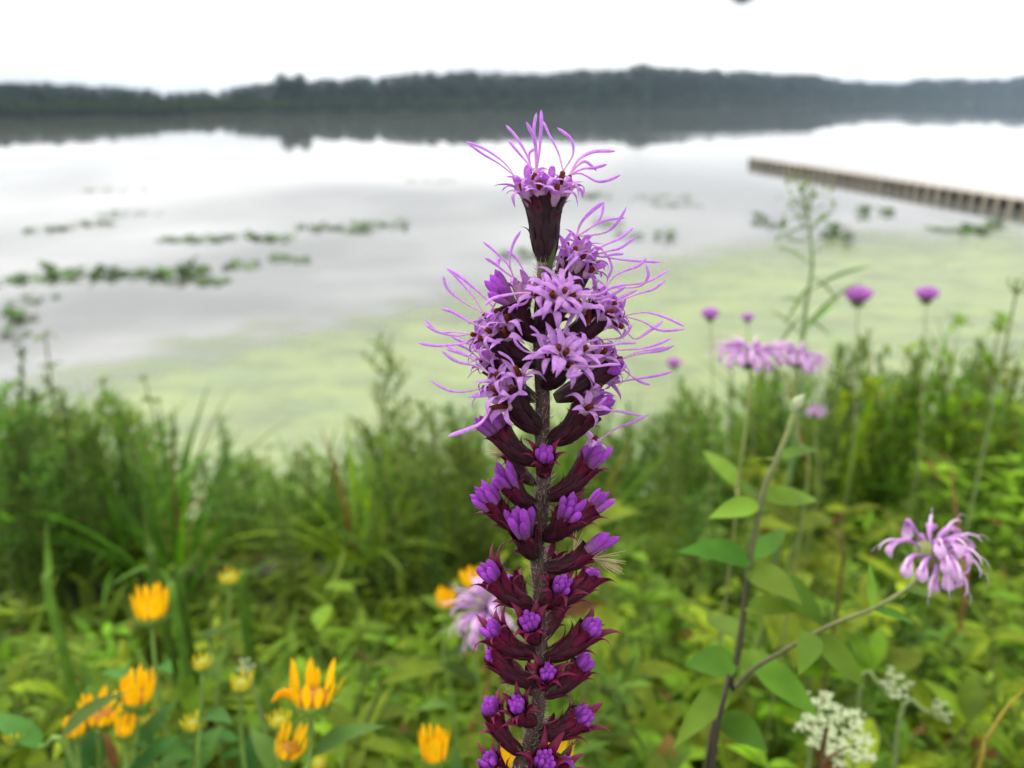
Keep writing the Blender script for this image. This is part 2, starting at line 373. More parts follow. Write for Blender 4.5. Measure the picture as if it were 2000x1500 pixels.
while px < 2080:
    far = px > 1560
    place = 'distant hazy hillside' if far else 'low wooded point' if px < 440 else 'wooded ridge beside the tall slender trees' if px < 800 else 'highest part of the wooded ridge' if px < 1400 else 'falling end of the wooded ridge'
    rows = [(f'{w_} on the {place} across the lake', f'{w_}s on the {place}') for w_ in ('skyline tree', 'middle-height tree', 'short waterside tree')]
    sk = float(np.interp(px, SKX, SKY_)); wl = float(np.interp(px, SHX, SHY))
    tree(px, 45 + random.uniform(-6, 14), sk + random.uniform(-7, 1), *rows[0])
    tree(px + random.uniform(4, 14), 22 + random.uniform(-5, 8), sk + (wl - sk) * random.uniform(0.14, 0.34), *rows[1])
    if random.random() < 0.8: tree(px + random.uniform(0, 16), 7 + random.uniform(-2, 5), sk + (wl - sk) * random.uniform(0.36, 0.62), *rows[2])
    px += random.uniform(18, 25) if px < 1350 else random.uniform(14, 19)
for q, tpx in ((556, 143), (572, 149), (592, 142)):
    tree(q, 14, tpx, 'tall slender tree standing above the ridge line on the far shore', 'tall trees standing above the ridge', 0.62)
# low marsh reeds along the far waterline
rb = MB(); n = 9000
pxs = rng.uniform(-150, 2150, n)
P = np.array([shore(q) for q in pxs]); k = 1 + rng.uniform(-0.004, 0.03, n); P = P * k[:, None]; P[:, 2] = 0.0
dist = np.linalg.norm(P, axis=1)
rb.leaves(P, np.stack([rng.normal(0, .25, n), rng.normal(0, .25, n), np.ones(n)], -1), rng.normal(0, 1, (n, 3)), rng.uniform(1.2, 2.6, n) * (1.0 + dist / 300), rng.uniform(0.15, 0.4, n) * (0.6 + dist / 400), rng.uniform(0, .9, n),
          S(52, 68, 46) * rng.uniform(0.6, 1.25, (n, 1)), seg=2)
tag(rb.build('reeds', M_under, kind='stuff'), 'band of low green marsh reeds along the far waterline', 'reeds', kind='stuff')

# ------------------------------------------------------------------ the pier
A = G(2000, 415, 0); B = G(1459, 321, 0); u = nrm(B - A); A = A - u * 13.0; LEN = float(np.linalg.norm(B - A))
v = np.array([u[1], -u[0], 0.0])                            # away from the camera side
pier = thing('pier', A, 'long low weathered wooden pier with closely spaced posts reaching across the lake', 'pier')
def frame(V): return np.outer(V[:, 0], u) + np.outer(V[:, 1], v) + np.outer(V[:, 2], [0, 0, 1])
HT = 0.46; WID = 0.8
b = MB(); b.box((0, 0.10, -1.6), (LEN, 0.16, HT - 0.047), S(12, 12, 10), frame); b.build('gap_shade_sheet', M_wood, pier, smooth=False)  # added near-black sheet: shade of the gaps between posts, put in as colour
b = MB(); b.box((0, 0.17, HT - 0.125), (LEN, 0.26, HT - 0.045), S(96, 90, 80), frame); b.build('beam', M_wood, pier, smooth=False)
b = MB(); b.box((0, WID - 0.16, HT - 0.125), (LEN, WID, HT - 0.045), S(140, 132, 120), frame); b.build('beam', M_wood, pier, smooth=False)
pm = []
for k in range(4):
    b = MB(); c = S(156, 146, 128) * (0.8 + 0.12 * k); h = HT - 0.043
    b.tube(np.array([[0, 0, -1.7], [0.005 * k, 0.004, -0.4], [0, 0, h]]), [0.13, 0.128, 0.125], c, 10); pm.append(b.mesh('post', M_wood))
n = int(LEN / 0.7)
for k in range(n):
    o = link('post', pm[(k * 7 + k // 3) % 4], pier); o.location = [float(q) for q in u * (0.35 + 0.7 * k + random.uniform(-.03, .03)) - v * 0.02]
for k in range(0, n, 3):
    o = link('post', pm[k % 4], pier); o.location = [float(q) for q in u * (0.35 + 0.7 * k) + v * (WID - 0.06)]
dm = []
for k in range(3):
    b = MB(); b.box((0.008, -0.04, HT - 0.04), (0.285, WID + 0.04, HT), S(186, 178, 168) * (0.85 + 0.1 * k), frame); dm.append(b.mesh('plank', M_wood, smooth=False))
for k in range(int(LEN / 0.295)):
    o = link('plank', dm[random.randrange(3)], pier); o.location = [float(q) for q in u * (0.295 * k) + np.array([0, 0, random.uniform(0, .006)])]

# ------------------------------------------------------------------ lily leaves on the lake
pads = []
for k in range(5):
    b = MB(); R = 1.0; a = np.linspace(0.25, 2 * pi - 0.25, 14); r0 = np.random.default_rng(k)
    rim = np.stack([np.cos(a), np.sin(a), 0.10 * np.sin(a * 3 + k) + 0.08], -1) * R; mid = rim * np.array([0.5, 0.5, 0.2])
    n = len(a); Vv = np.concatenate([rim, mid, np.zeros((n, 3))]); i = np.arange(n - 1)
    Fq = np.concatenate([np.stack([i, i + 1, i + n + 1, i + n], -1), np.stack([i + n, i + n + 1, i + 2 * n + 1, i + 2 * n], -1)])
    b.add(Vv, Fq, S(78, 112, 44) * (0.75 + 0.12 * k)); pads.append(b.mesh('leaf', M_pad))
LILY = [(45, 547, 95, 0.10), (170, 538, 110, .16), (262, 534, 70, .1), (335, 538, 90, .2), (380, 532, 60, .3), (470, 521, 55, .12), (90, 535, 40, .3), (35, 618, 90, .18), (70, 585, 80, .02), (25, 657, 70, .1),
        (400, 467, 110, .08), (490, 462, 90, .12), (552, 467, 60, .14), (620, 446, 90, .1), (740, 441, 110, .14), (90, 448, 75, .08), (180, 437, 80, .05), (255, 417, 140, .03), (230, 372, 150, .02), (340, 468, 60, .02),
        (1165, 383, 65, .12), (1190, 438, 55, .12), (1228, 461, 45, .12), (1303, 464, 40, .32), (1025, 498, 95, .12), (1483, 429, 28, .26), (1516, 441, 45, .1), (1628, 458, 48, .34), (1660, 470, 26, .3), (1683, 415, 30, .28), (1733, 416, 28, .2),
        (1905, 453, 55, .16), (1946, 441, 22, .26), (1858, 450, 70, .03), (840, 352, 100, .02), (700, 452, 60, .03), (560, 505, 110, .02), (1320, 400, 90, .02), (1290, 385, 120, .015), (420, 552, 60, .02), (1150, 610, 60, .03)]
for (lx, ly, lw, lh) in LILY:
    c = G(lx, ly, 0.0); dd = (c - CAM) @ FWD; wid = lw / F * dd
    bushy = lh >= 0.15
    lab, grp = ('dense clump of dark lily leaves standing clear of the lake surface', 'raised clumps of lily leaves') if bushy else (('thin raft of pale lily leaves lying flat on open water', 'flat rafts of pale lily leaves') if lh < 0.05 else ('loose patch of green lily leaves floating on the lake', 'floating patches of lily leaves'))
    o = thing('water_lily', (c[0], c[1], 0.0), lab, 'water lily', grp)
    n = int(np.clip(wid / 0.06, 8, 34)) if lh > 0.03 else 22
    for k in range(n):
        q = link('leaf', pads[random.randrange(5)], o)
        fx = random.uniform(-.5, .5); zz = 0.012 + 0.003 * (k % 5) + (random.random() ** 1.3) * lh * 0.9 * (1 - 1.2 * fx * fx)
        q.location = (fx * wid, random.uniform(-.5, .5) * (0.35 + wid * 0.45), zz)
        sR = random.uniform(0.08, 0.15) * (1.15 if bushy else 0.95) * (1 if ly < 560 else .65); q.scale = (sR, sR, sR)
        tl = 0.7 if bushy else (0.35 if lh > .07 else 0.05)
        q.rotation_euler = (random.uniform(-tl, tl), random.uniform(-tl, tl), random.uniform(0, 6.28))
    if lh > 0.07:
        s = MB()
        for k in range(n // 2 + 2): 
            fx = random.uniform(-.4, .4) * wid; fy = random.uniform(-.3, .3)
            s.tube(bez([[fx * .7, fy, -0.3], [fx, fy, 0.0], [fx * 1.05, fy, lh * .7]], 4), [0.008, 0.007, 0.006, 0.005], S(96, 120, 60), 5)
        s.build('stalks', M_stem, o, kind='stuff')

# ------------------------------------------------------------------ weeds and undergrowth of the bank
def rust(r, C, p):
    """a few withered brown leaves among the green ones"""
    C = np.array(C); m = r.random(len(C)) < p; C[m] = S(128, 92, 42) * r.uniform(.6, 1.2, (int(m.sum()), 1)); return C
def weed_proto(kind, seed):
    """a plant 1 unit tall: (stem mesh, foliage mesh)"""
    r = np.random.default_rng(seed); st = MB(); fo = MB()
    if kind == 'narrow':                                     # goldenrod-like: many narrow leaves up one stem
        for m in range(r.integers(1, 3)):
            bx = r.normal(0, .04, 2) * m; top = np.array([*(bx + r.normal(0, .05, 2)), 1.0 - 0.15 * m])
            P = bez([[*bx, 0], [*(bx * 1.2 + r.normal(0, .015, 2)), .5], top], 12); st.tube(P, np.linspace(.008, .003, 12), S(98, 122, 52), 5)
            n = 120; t = np.sort(r.uniform(0.15, 1, n) ** 0.8); pos = np.array([P[int(q * 11)] * (1 - (q * 11 % 1)) + P[min(11, int(q * 11) + 1)] * (q * 11 % 1) for q in t])
            a = np.arange(n) * 2.4 + r.uniform(-.3, .3, n); el = r.uniform(.2, .9, n) + (t > .85) * .5
            d = np.stack([np.cos(a) * np.cos(el), np.sin(a) * np.cos(el), np.sin(el)], -1)
            Ln = (0.08 - 0.035 * t) * r.uniform(.75, 1.25, n)
            fo.leaves(pos, d, [0, 0, 1], Ln, Ln * r.uniform(.08, .12, n), r.uniform(.3, 1.4, n), rust(r, S(86, 118, 30) * r.uniform(.45, 1.4, (n, 1)), .03), seg=3, peak=.4)
    elif kind == 'broad':                                    # opposite ovate leaves
        for m in range(3):
            bx = r.normal(0, .10, 2) * (m > 0); top = np.array([*(bx * 2.2 + r.normal(0, .06, 2)), 1.0 - 0.22 * m])
            P = bez([[0, 0, 0], [*(bx * 1.1), .5 * top[2]], top], 10); st.tube(P, np.linspace(.010, .004, 10), S(104, 118, 56), 5)
            for j in range(1, 10):
              for rep_ in range(2):
                az = j * pi / 2 + rep_ * .9 + r.uniform(-.3, .3); Ln = 0.15 * (1.15 - .09 * j) * r.uniform(.8, 1.2)
                for s_ in (0, pi):
                    el = r.uniform(.15, .7); d = [cos(az + s_) * cos(el), sin(az + s_) * cos(el), sin(el)]
                    fo.leaves(P[j], d, [0, 0, 1], Ln, Ln * r.uniform(.2, .28), r.uniform(.5, 1.5), S(100, 132, 34) * r.uniform(.6, 1.25), seg=5, peak=.38, fold=.2)
    elif kind == 'feather':                                  # many fine leaflets on branches
        P = bez([[0, 0, 0], [.02, .01, .5], [*r.normal(0, .06, 2), 1]], 12); st.tube(P, np.linspace(.009, .003, 12), S(104, 122, 62), 5)
        for j in range(20):
            t = .2 + .78 * j / 20; b0 = P[int(t * 11)]; a = j * 2.4; Lb = .30 * (1.1 - t * .85)
            e = b0 + np.array([cos(a) * Lb * .8, sin(a) * Lb * .8, Lb * .7]); Q = bez([b0, (b0 + e) / 2 - [0, 0, Lb * .06], e], 6); st.tube(Q, np.linspace(.004, .0015, 6), S(104, 126, 62), 4)
            n = 16; k = np.linspace(.15, 1, n); pos = b0 + (e - b0) * k[:, None]; az = np.arange(n) * 2.6 + a
            d = np.stack([np.cos(az) * .8, np.sin(az) * .8, r.uniform(.1, .8, n)], -1) + nrm(e - b0) * .6
            fo.leaves(pos, d, [0, 0, 1], r.uniform(.035, .075, n), r.uniform(.005, .010, n), r.uniform(.2, 1, n), rust(r, S(108, 142, 44) * r.uniform(.5, 1.35, (n, 1)), .02), seg=2)
    elif kind == 'grass':
        n = 34; a = r.uniform(0, 6.28, n); el = r.uniform(1.0, 1.5, n); d = np.stack([np.cos(a) * np.cos(el), np.sin(a) * np.cos(el), np.sin(el)], -1)
        up = np.stack([-np.cos(a) * np.sin(el), -np.sin(a) * np.sin(el), np.cos(el)], -1)
        fo.leaves(np.stack([np.cos(a) * .03, np.sin(a) * .03, 0 * a], -1), d, up, r.uniform(.6, 1.15, n), r.uniform(.007, .016, n), r.uniform(.2, 1.9, n), rust(r, S(108, 146, 34) * r.uniform(.55, 1.35, (n, 1)), .06), seg=7, peak=.3, tip=.6)
        P = bez([[0, 0, 0], [.01, 0, .4], [.03, .02, .8]], 6); st.tube(P, np.linspace(.006, .002, 6), S(120, 134, 62), 4)
    elif kind == 'low':                                      # bushy leafy herb, leaves all over
        for m in range(6):
            a = m * 1.05 + r.uniform(-.3, .3); top = np.array([cos(a) * .28, sin(a) * .28, r.uniform(.7, 1.0)]); P = bez([[0, 0, 0], top * [.35, .35, .5], top], 8)
            st.tube(P, np.linspace(.010, .004, 8), S(98, 118, 48), 4)
            n = 48; k = r.uniform(.15, 1, n); pos = np.array([P[min(7, int(q * 7.4))] for q in k]); az = np.arange(n) * 2.4
            d = np.stack([np.cos(az), np.sin(az), r.uniform(0, 1.0, n)], -1); Ln = r.uniform(.07, .16, n)
            fo.leaves(pos, d, [0, 0, 1], Ln, Ln * r.uniform(.13, .2, n), r.uniform(.3, 1.4, n), rust(r, S(124, 154, 28) * r.uniform(.55, 1.3, (n, 1)), .03), seg=4)
    return st.mesh('stem', M_stem), fo.mesh('foliage', M_leaf)
PROTO = {k: [weed_proto(k, 31 * i + s) for s in range(4)] for i, k in enumerate(('narrow', 'broad', 'feather', 'grass', 'low'))}
def weed(name, kind, loc, h, label, cat, group, lean=0.06, wide=1.0):
    stm, fom = PROTO[kind][random.randrange(4)]
    o = thing(name, loc, label, cat, group); o.scale = (h * wide, h * wide, h)
    o.rotation_euler = (random.gauss(0, lean), random.gauss(0, lean), random.uniform(0, 6.28))
    link('stem', stm, o); f = link('foliage', fom, o); f['kind'] = 'stuff'
    return o
def where_bank(q):
    return 'where grey water shows beyond' if q < 300 else 'before the open duckweed beside the purple spike' if q < 900 else 'behind the purple spike' if q < 1200 else 'behind the lilac bee balms' if q < 1620 else 'under the purple brush-shaped flowers'
def where_near(q):
    return 'among the yellow daisies' if q < 760 else 'round the foot of the purple spike' if q < 1250 else 'round the dark bee balm stem' if q < 1600 else 'round the cream umbels'
def at_ground(px, d):
    """the spot of the bank under this bearing at depth about d"""
    y = d; x = (px - 1000) / F * (d * 0.94 + 0.35 * 1.4)
    return np.array([x, y, float(bank(x, y)) - 0.02])
def top_height(px, py, loc):
    """height a plant standing at loc needs to reach the line of sight through (px, py)"""
    r = ray(px, py); return CZ + r[2] * (loc[1] / r[1]) - loc[2]
TPX = [-150, 0, 60, 130, 190, 260, 340, 400, 440, 520, 600, 700, 760, 850, 1000, 1150, 1250, 1330, 1400, 1500, 1600, 1680, 1760, 1900, 1950, 2150]
TPY = [715, 720, 735, 715, 775, 775, 738, 740, 840, 890, 860, 830, 800, 790, 790, 780, 770, 770, 760, 720, 690, 655, 660, 690, 690, 660]
LBL = {'narrow': ('tall narrow-leaved green weed on the bank', 'narrow-leaved weeds on the bank'),
       'feather': ('feathery fine-leaved weed on the bank', 'feathery weeds on the bank'),
       'broad': ('broad-leaved dark green weed on the bank', 'broad-leaved weeds on the bank'),
       'grass': ('clump of tall grass blades on the bank', 'grass clumps on the bank')}
NAM = {'narrow': 'narrow_leaved_weed', 'feather': 'feathery_weed', 'broad': 'broad_leaved_weed', 'grass': 'grass_clump'}
for i in range(320):
    q = random.uniform(-120, 2120); d = random.choice([random.uniform(1.5, 2.0), random.uniform(1.6, 2.3), random.uniform(2.2, 4.2)]) if q < 1050 else random.choice([random.uniform(2.1, 2.8), random.uniform(2.4, 4.4)])
    pk = float(np.interp(q, TPX, TPY)); top = pk + abs(random.gauss(0, 1)) * (75 if q < 1200 else 80) - (6 if q < 1300 else 26)
    loc = at_ground(q, d); h = float(np.clip(top_height(q, top, loc), 0.35, 1.5))
    kd = random.choices(['narrow', 'feather', 'broad', 'grass'], [5, 5, .7, 2.5 if q < 1650 else 6])[0]
    weed(NAM[kd], kd, loc, h, LBL[kd][0] + ' ' + where_bank(q), 'grass' if kd == 'grass' else 'weed', LBL[kd][1] + ' ' + where_bank(q), wide=random.uniform(0.8, 1.15)) #=random.uniform(0.8, 1.15))
# weeds that stand up alone above the rest
for (q, top, d, kd, lab) in [(135, 668, 2.6, 'broad', 'dark weed rising alone above the bank where bare grey water shows'), (742, 648, 2.9, 'feather', 'slim tall weed standing up against the duckweed beside the purple spike'),
                             (345, 735, 2.7, 'broad', 'leafy weed with a rounded top nodding over the duckweed'), (20, 700, 2.4, 'grass', 'tuft of tall grass beside the dark lone weed'),
                             (1930, 640, 2.7, 'grass', 'tall thin grass tuft beside the bushy yellow-green weeds')]:
    loc = at_ground(q, d); weed('tall_weed' if kd != 'grass' else 'tall_grass', kd, loc, top_height(q, top, loc), lab, 'grass' if kd == 'grass' else 'weed', None, .03, .85)
for q in (1640, 1665, 1700, 1775, 1830, 1850):
    loc = at_ground(q, 2.2); weed('bushy_weed', 'low', loc, top_height(q, 645 + random.uniform(0, 22), loc), 'bushy yellow-green weed under the purple brush-shaped flower heads', 'weed', 'bushy yellow-green weeds', .04, .42)
# the low meadow in front
NEAR = {'low': ('bushy lime green herb', 'herbs of the low meadow', 'lime_herb', 'herb'), 'grass': ('clump of arching grass blades', 'grass clumps of the low meadow', 'meadow_grass', 'grass'),
        'feather': ('feathery pale green herb', 'feathery herbs of the low meadow', 'feathery_herb', 'herb'), 'narrow': ('narrow-leaved green herb', 'narrow-leaved herbs of the low meadow', 'narrow_leaved_herb', 'herb'),
        'broad': ('broad-leaved green herb', 'broad-leaved herbs of the low meadow', 'broad_leaved_herb', 'herb')}
for i in range(240):
    q = random.uniform(-250, 2250); left = q < 1000; d = random.uniform(0.62, 1.42 if left else 1.75); loc = at_ground(q, d)
    lim = top_height(q, (1190 if left else 1080) + 90 * random.random() + (1.2 - d) * 110, loc)
    h = float(np.clip(lim * random.uniform(.75, 1.0), 0.16, 0.72))
    kd = random.choices(['low', 'grass', 'feather', 'narrow', 'broad'], [5, 4, 1, 2, 3] if left else [5, 1.2, 4, 4, 2])[0]
    if kd == 'broad': h = min(h, .42)
    a = NEAR[kd]; weed(a[2], kd, loc, h, a[0] + ' ' + where_near(q), a[3], a[1] + ' ' + where_near(q), .1, random.uniform(.85, 1.2))
# right-hand meadow reaches up to the tall weeds without a gap
for i in range(60):
    q = random.uniform(1230, 2150); d = random.uniform(1.5, 2.3); loc = at_ground(q, d)
    h = float(np.clip(top_height(q, random.uniform(860, 1080), loc), 0.25, 0.95))
    kd = random.choices(['low', 'feather', 'narrow', 'broad'], [2, 4, 4, 2])[0]
    a = NEAR[kd]; weed(a[2], kd, loc, h, a[0] + ' ' + where_near(q), a[3], a[1] + ' ' + where_near(q), .08)
# ground cover
ub = MB(); n = 60000
yy = rng.uniform(0.35, 1.0, n) ** 1.0 * 0 + np.where(rng.random(n) < .6, rng.uniform(.4, 2.1, n), rng.uniform(2, 7.2, n)); xx = rng.uniform(-1, 1, n) * (0.6 + yy * 0.85)
gap = (yy > 1.5) & (yy < 3.6) & (xx < .25) & (rng.random(n) < .75); xx = xx[~gap]; yy = yy[~gap]; n = len(xx)
P = np.stack([xx, yy, bank(xx, yy) + rng.uniform(-.01, .10, n)], -1)
a = rng.uniform(0, 6.28, n); el = rng.uniform(.2, 1.4, n)
Ln = rng.uniform(.04, .13, n) * np.where(yy > 2, 1.2, 1.0)
ub.leaves(P, np.stack([np.cos(a) * np.cos(el), np.sin(a) * np.cos(el), np.sin(el)], -1), [0, 0, 1], Ln, Ln * rng.uniform(.04, .14, n), rng.uniform(.2, 1.5, n),
          (S(96, 124, 34) + rng.uniform(0, 1, (n, 1)) * np.array([.05, .03, 0])) * rng.uniform(.5, 1.2, (n, 1)), seg=3)
tag(ub.build('undergrowth', M_under, kind='stuff'), 'low green undergrowth covering the bank between the taller plants', 'undergrowth', kind='stuff')


# ------------------------------------------------------------------ bee balm, yellow flowers, umbels
def stem_to_ground(path, d, sway=0.0):
    """3-D stem path from a list of picture points (top first), continued straight down to the bank"""
    P = [W(x, y, d) for x, y in path]
    e = P[-1]; gz = float(bank(e[0], e[1])) - 0.02
    if e[2] > gz + 0.05:
        P.append(np.array([e[0] + sway * .4, e[1] + .01, (e[2] + gz) / 2])); P.append(np.array([e[0] + sway, e[1] + .02, gz]))
    return P
def one_leaf(base, tip, half, up=(0, -.3, 1), droop=0.5, col=None, seg=8, peak=.36, fold=.18):
    b = MB(); d = tip - base; Ln = np.linalg.norm(d)
    upv = nrm(np.array(up, float)); dd = nrm(nrm(d) + upv * 0.0); sdv = nrm(np.cross(dd, upv)); up2 = np.cross(sdv, dd)
    a = droop / 2; dirv = dd * cos(a) + up2 * sin(a)
    b.leaves(base, dirv, up2, Ln * (droop / 2) / sin(droop / 2), half, droop, col if col is not None else S(84, 122, 40), seg=seg, peak=peak, fold=fold)
    return b
def balm_floret(b, c, e, px, bend, seed, wide=1.0):
    """one curved two-lipped tube from head centre c to end e"""
    r = np.random.default_rng(seed)
    m = c * .5 + e * .5 + bend
    P = bez([c, m, e], 9); Ln = np.linalg.norm(e - c)
    lil, pal = S(224, 168, 230), S(244, 218, 244)
    t = np.linspace(0, 1, 9)
    cols = np.array([S(176, 120, 196) * (1 - q) + lil * q for q in t])
    b.tube(P, px * np.array([2.2, 2.6, 3.2, 4.0, 4.9, 6.0, 6.6, 6.0, 3.4]), cols, 7, flat=.75)
    tg = nrm(P[-1] - P[-3]); sdv = nrm(np.cross(tg, UP + .01)); dn = nrm(np.cross(sdv, tg)); dn = dn * (1 if np.dot(dn, UP) < 0 else -1)
    q = P[-3]
    L1 = px * 40                                              # lower lip: broad, curling down
    Q = bez([q + dn * px * 1.5, q + tg * L1 * .45 + dn * px * 4, q + tg * L1 * .75 + dn * px * 15 * wide, q + tg * L1 * .7 + dn * px * 30], 8)
    b.tube(Q, px * wide * np.array([5, 8, 9.5, 11, 12.5, 13, 10, 2.4]), np.array([lil * (1 - u) + pal * u for u in np.linspace(0, 1, 8)]), 7, flat=.18, side=sdv)
    Q = bez([q - dn * px * 2, q + tg * L1 * .5 - dn * px * 9, q + tg * L1 * 1.05 - dn * px * 5, q + tg * L1 * 1.3 + dn * px * 6], 7)
    b.tube(Q, px * np.array([3.2, 3.4, 3.2, 3, 2.6, 2, .6]), pal * .97, 6, flat=.6, side=sdv)   # upper lip
    Q = bez([q + tg * L1 * .8 - dn * px * 6, q + tg * L1 * 1.35 - dn * px * (4 + 10 * r.random()), q + tg * L1 * 1.75 + dn * px * r.uniform(-12, 6)], 5)
    b.tube(Q, px * np.array([.8, .7, .6, .7, .3]), S(226, 205, 226), 4)
def bee_balm(path, d, wpx, label, style='full', ends=None, leafs=(), stemcol=None, group=None, seed=1, cat='flower', axis=None):
    r = np.random.default_rng(seed); SP = stem_to_ground(path, d); px = d / F * (wpx / 190.0)
    root = SP[-1]; o = thing('bee_balm', root, label, cat, group)
    P = bez(SP[::-1], 28); n = len(P); sc = stemcol if stemcol is not None else S(120, 128, 74)
    top = S(150, 160, 92)
    b = MB(); b.tube(P, np.linspace(.0015, .0011, n), np.array([sc * (1 - q ** 2) + top * q ** 2 for q in np.linspace(0, 1, n)]), 7); b.build('stem', M_stem, o, root)
    c = SP[0]; ax = nrm(SP[0] - SP[1]) if axis is None else nrm(axis)
    # green calyx head with leafy bracts
    b = MB(); Q = np.array([c - ax * px * 34, c - ax * px * 26, c - ax * px * 10, c + ax * px * 8, c + ax * px * 18]); b.tube(Q, px * np.array([8, 24, 36, 34, 12]), S(112, 122, 62), 12)
    hd = b.build('calyx', M_stem, o, root)
    for k in range(6):
        a = k * 1.05 + .3; s1 = nrm(np.cross(ax, [.3, .9, .1])); s2 = np.cross(ax, s1); rd = s1 * cos(a) + s2 * sin(a)
        q = c - ax * px * 30; one_leaf(q + rd * px * 8, q + rd * px * 62 + ax * px * 6, px * 13, ax, .5, S(118, 150, 70), seg=4).build('bract', M_leaf, o, root)
    if ends is not None:
        for k, (ex, ey, dz, bx, by) in enumerate(ends):
            e = W(ex, ey, d + dz); bend = RIGHT * bx * px + UP * by * px
            b = MB(); balm_floret(b, c + ax * px * 6 + nrm(e - c) * px * 14, e, px, bend, seed * 50 + k); b.build('floret', M_pink, hd, root)
    elif style in ('full', 'flat'):
        for k in range(20):
            a = k * 2.4; s1 = nrm(np.cross(ax, [.3, .9, .1])); s2 = np.cross(ax, s1); rd = s1 * cos(a) + s2 * sin(a)
            el = (.05 + .45 * (k / 20.0)) if style == 'flat' else (.15 + 1.0 * (k / 20.0)); dr = rd * cos(el) + ax * sin(el); e = c + dr * px * r.uniform(60, 88) - UP * px * r.uniform(0, 12) * cos(el) * (style != 'flat')
            b = MB(); balm_floret(b, c + dr * px * 14, e, px, ax * px * r.uniform(6, 16), seed * 50 + k); b.build('floret', M_pink, hd, root)
    else:                                                     # compact upright brush
        for k in range(30):
            a = k * 2.4; s1 = nrm(np.cross(ax, [.3, .9, .1])); s2 = np.cross(ax, s1); rr = sqrt(k / 30.0); rd = s1 * cos(a) + s2 * sin(a)
            q = c + ax * px * 4 + rd * px * 30 * rr; e = c + ax * px * (100 - 34 * rr * rr + r.uniform(-8, 8)) + rd * px * 92 * rr
            b = MB(); b.tube(bez([q, (q + e) / 2 + rd * px * 6, e], 6), px * np.array([6, 9, 12, 14, 12, 3]), np.array([S(198, 128, 206) * (1 - u) + S(220, 146, 228) * u for u in np.linspace(0, 1, 6)]), 6); b.build('floret', M_pink, hd, root)
    for (bx, by, tx, ty, hw, dz, dr) in leafs:
        bb = W(bx, by, d); tt = W(tx, ty, d + dz)
        one_leaf(bb, tt, hw * d / F, (random.uniform(-.2, .2), -.35, 1), dr, S(102, 140, 44) * r.uniform(.8, 1.15), seg=9).build('leaf', M_leaf, o, root)
    return o
ENDS = [(1738, 1062, -.006, 0, 18), (1772, 1026, .012, -16, 34), (1818, 1018, .02, -4, 4), (1862, 1026, .01, -8, 6), (1888, 1050, 0, 0, 16), (1770, 1104, -.028, -10, 10), (1800, 1112, -.03, 0, 6), (1822, 1138, -.012, 8, 10),
        (1852, 1132, -.02, 10, 10), (1880, 1136, -.008, 14, 14), (1896, 1100, -.01, 6, 20), (1890, 1078, -.016, 4, 18), (1868, 1060, -.022, 0, 16), (1850, 1098, -.034, 6, 14), (1836, 1062, -.03, -2, 14), (1870, 1112, -.026, 10, 16), (1800, 1052, .014, -8, 20), (1845, 1040, .016, 0, 12)]
bee_balm([(1815, 1086), (1800, 1118), (1768, 1152), (1702, 1190), (1640, 1213), (1585, 1240), (1525, 1274), (1475, 1304), (1436, 1345), (1400, 1430)], 0.43, 170, 'large pale lilac bee balm bloom nodding on a slanting green stem', ends=ENDS, axis=RIGHT * .45 + UP * .55 - FWD * .6,
         leafs=[(1588, 1240, 1690, 1345, 30, .0, .5), (1588, 1236, 1560, 1320, 24, -.03, .5), (1704, 1190, 1698, 1100, 9, .02, .2), (1704, 1190, 1792, 1226, 13, .02, .5), (1768, 1152, 1830, 1180, 18, .03, .5)], stemcol=S(66, 58, 48), seed=3)
# budded bee balm with the dark stem and big opposite leaves
DB = .50; SP = stem_to_ground([(1552, 800), (1541, 838), (1518, 896), (1490, 965), (1462, 1110), (1452, 1200), (1438, 1295), (1412, 1380), (1385, 1490)], DB)
root = SP[-1]; o = thing('bee_balm', root, 'budded bee balm with a dark stem and broad pointed leaves', 'plant')
P = bez(SP[::-1], 40); cc = np.array([S(66, 54, 48) * (1 - q ** 3) + S(150, 165, 96) * q ** 3 for q in np.linspace(0, 1, 40)])
MB().tube(P, np.linspace(.0024, .0017, 40), cc, 8).build('stem', M_stem, o, root)
for (bx, by, tx, ty, hw, dz, dr) in [(1484, 985, 1384, 1012, 24, .0, .5), (1490, 975, 1598, 978, 27, .03, .4), (1468, 1098, 1322, 1078, 30, -.01, .9), (1468, 1092, 1535, 1036, 20, .05, .3), (1462, 1112, 1566, 1180, 32, -.03, .7), (1500, 1120, 1612, 1228, 30, -.02, .8),
                                      (1452, 1186, 1566, 1196, 24, -.02, .5), (1440, 1296, 1335, 1300, 34, .0, .6), (1444, 1250, 1380, 1200, 30, .06, .4), (1425, 1340, 1315, 1462, 26, -.03, .8), (1470, 1290, 1600, 1402, 30, -.02, .6), (1440, 1300, 1545, 1320, 34, .04, .6), (1520, 896, 1600, 880, 16, .04, .4), (1518, 900, 1462, 905, 14, .03, .5), (1405, 1400, 1500, 1470, 34, -.02, .7)]:
    one_leaf(W(bx, by, DB), W(tx, ty, DB + dz), hw * DB / F, (random.uniform(-.25, .25), -.4, 1), dr, S(106, 146, 46) * random.uniform(.8, 1.15), seg=10).build('leaf', M_leaf, o, root)
b = MB(); b.tube(bez([W(1548, 806, DB), W(1556, 788, DB), W(1572, 770, DB)], 7), np.array([2.5, 8, 11, 12, 10, 6, 1.5]) * DB / F, S(168, 182, 138), 10, flat=.7); b.build('bud', M_stem, o, root)
for k, (tx, ty) in enumerate([(1585, 768), (1590, 790), (1540, 772)]):
    one_leaf(W(1550, 802, DB), W(tx, ty, DB), 5 * DB / F, (0, -.3, 1), .5, S(120, 150, 80), seg=5).build('bract', M_leaf, o, root)
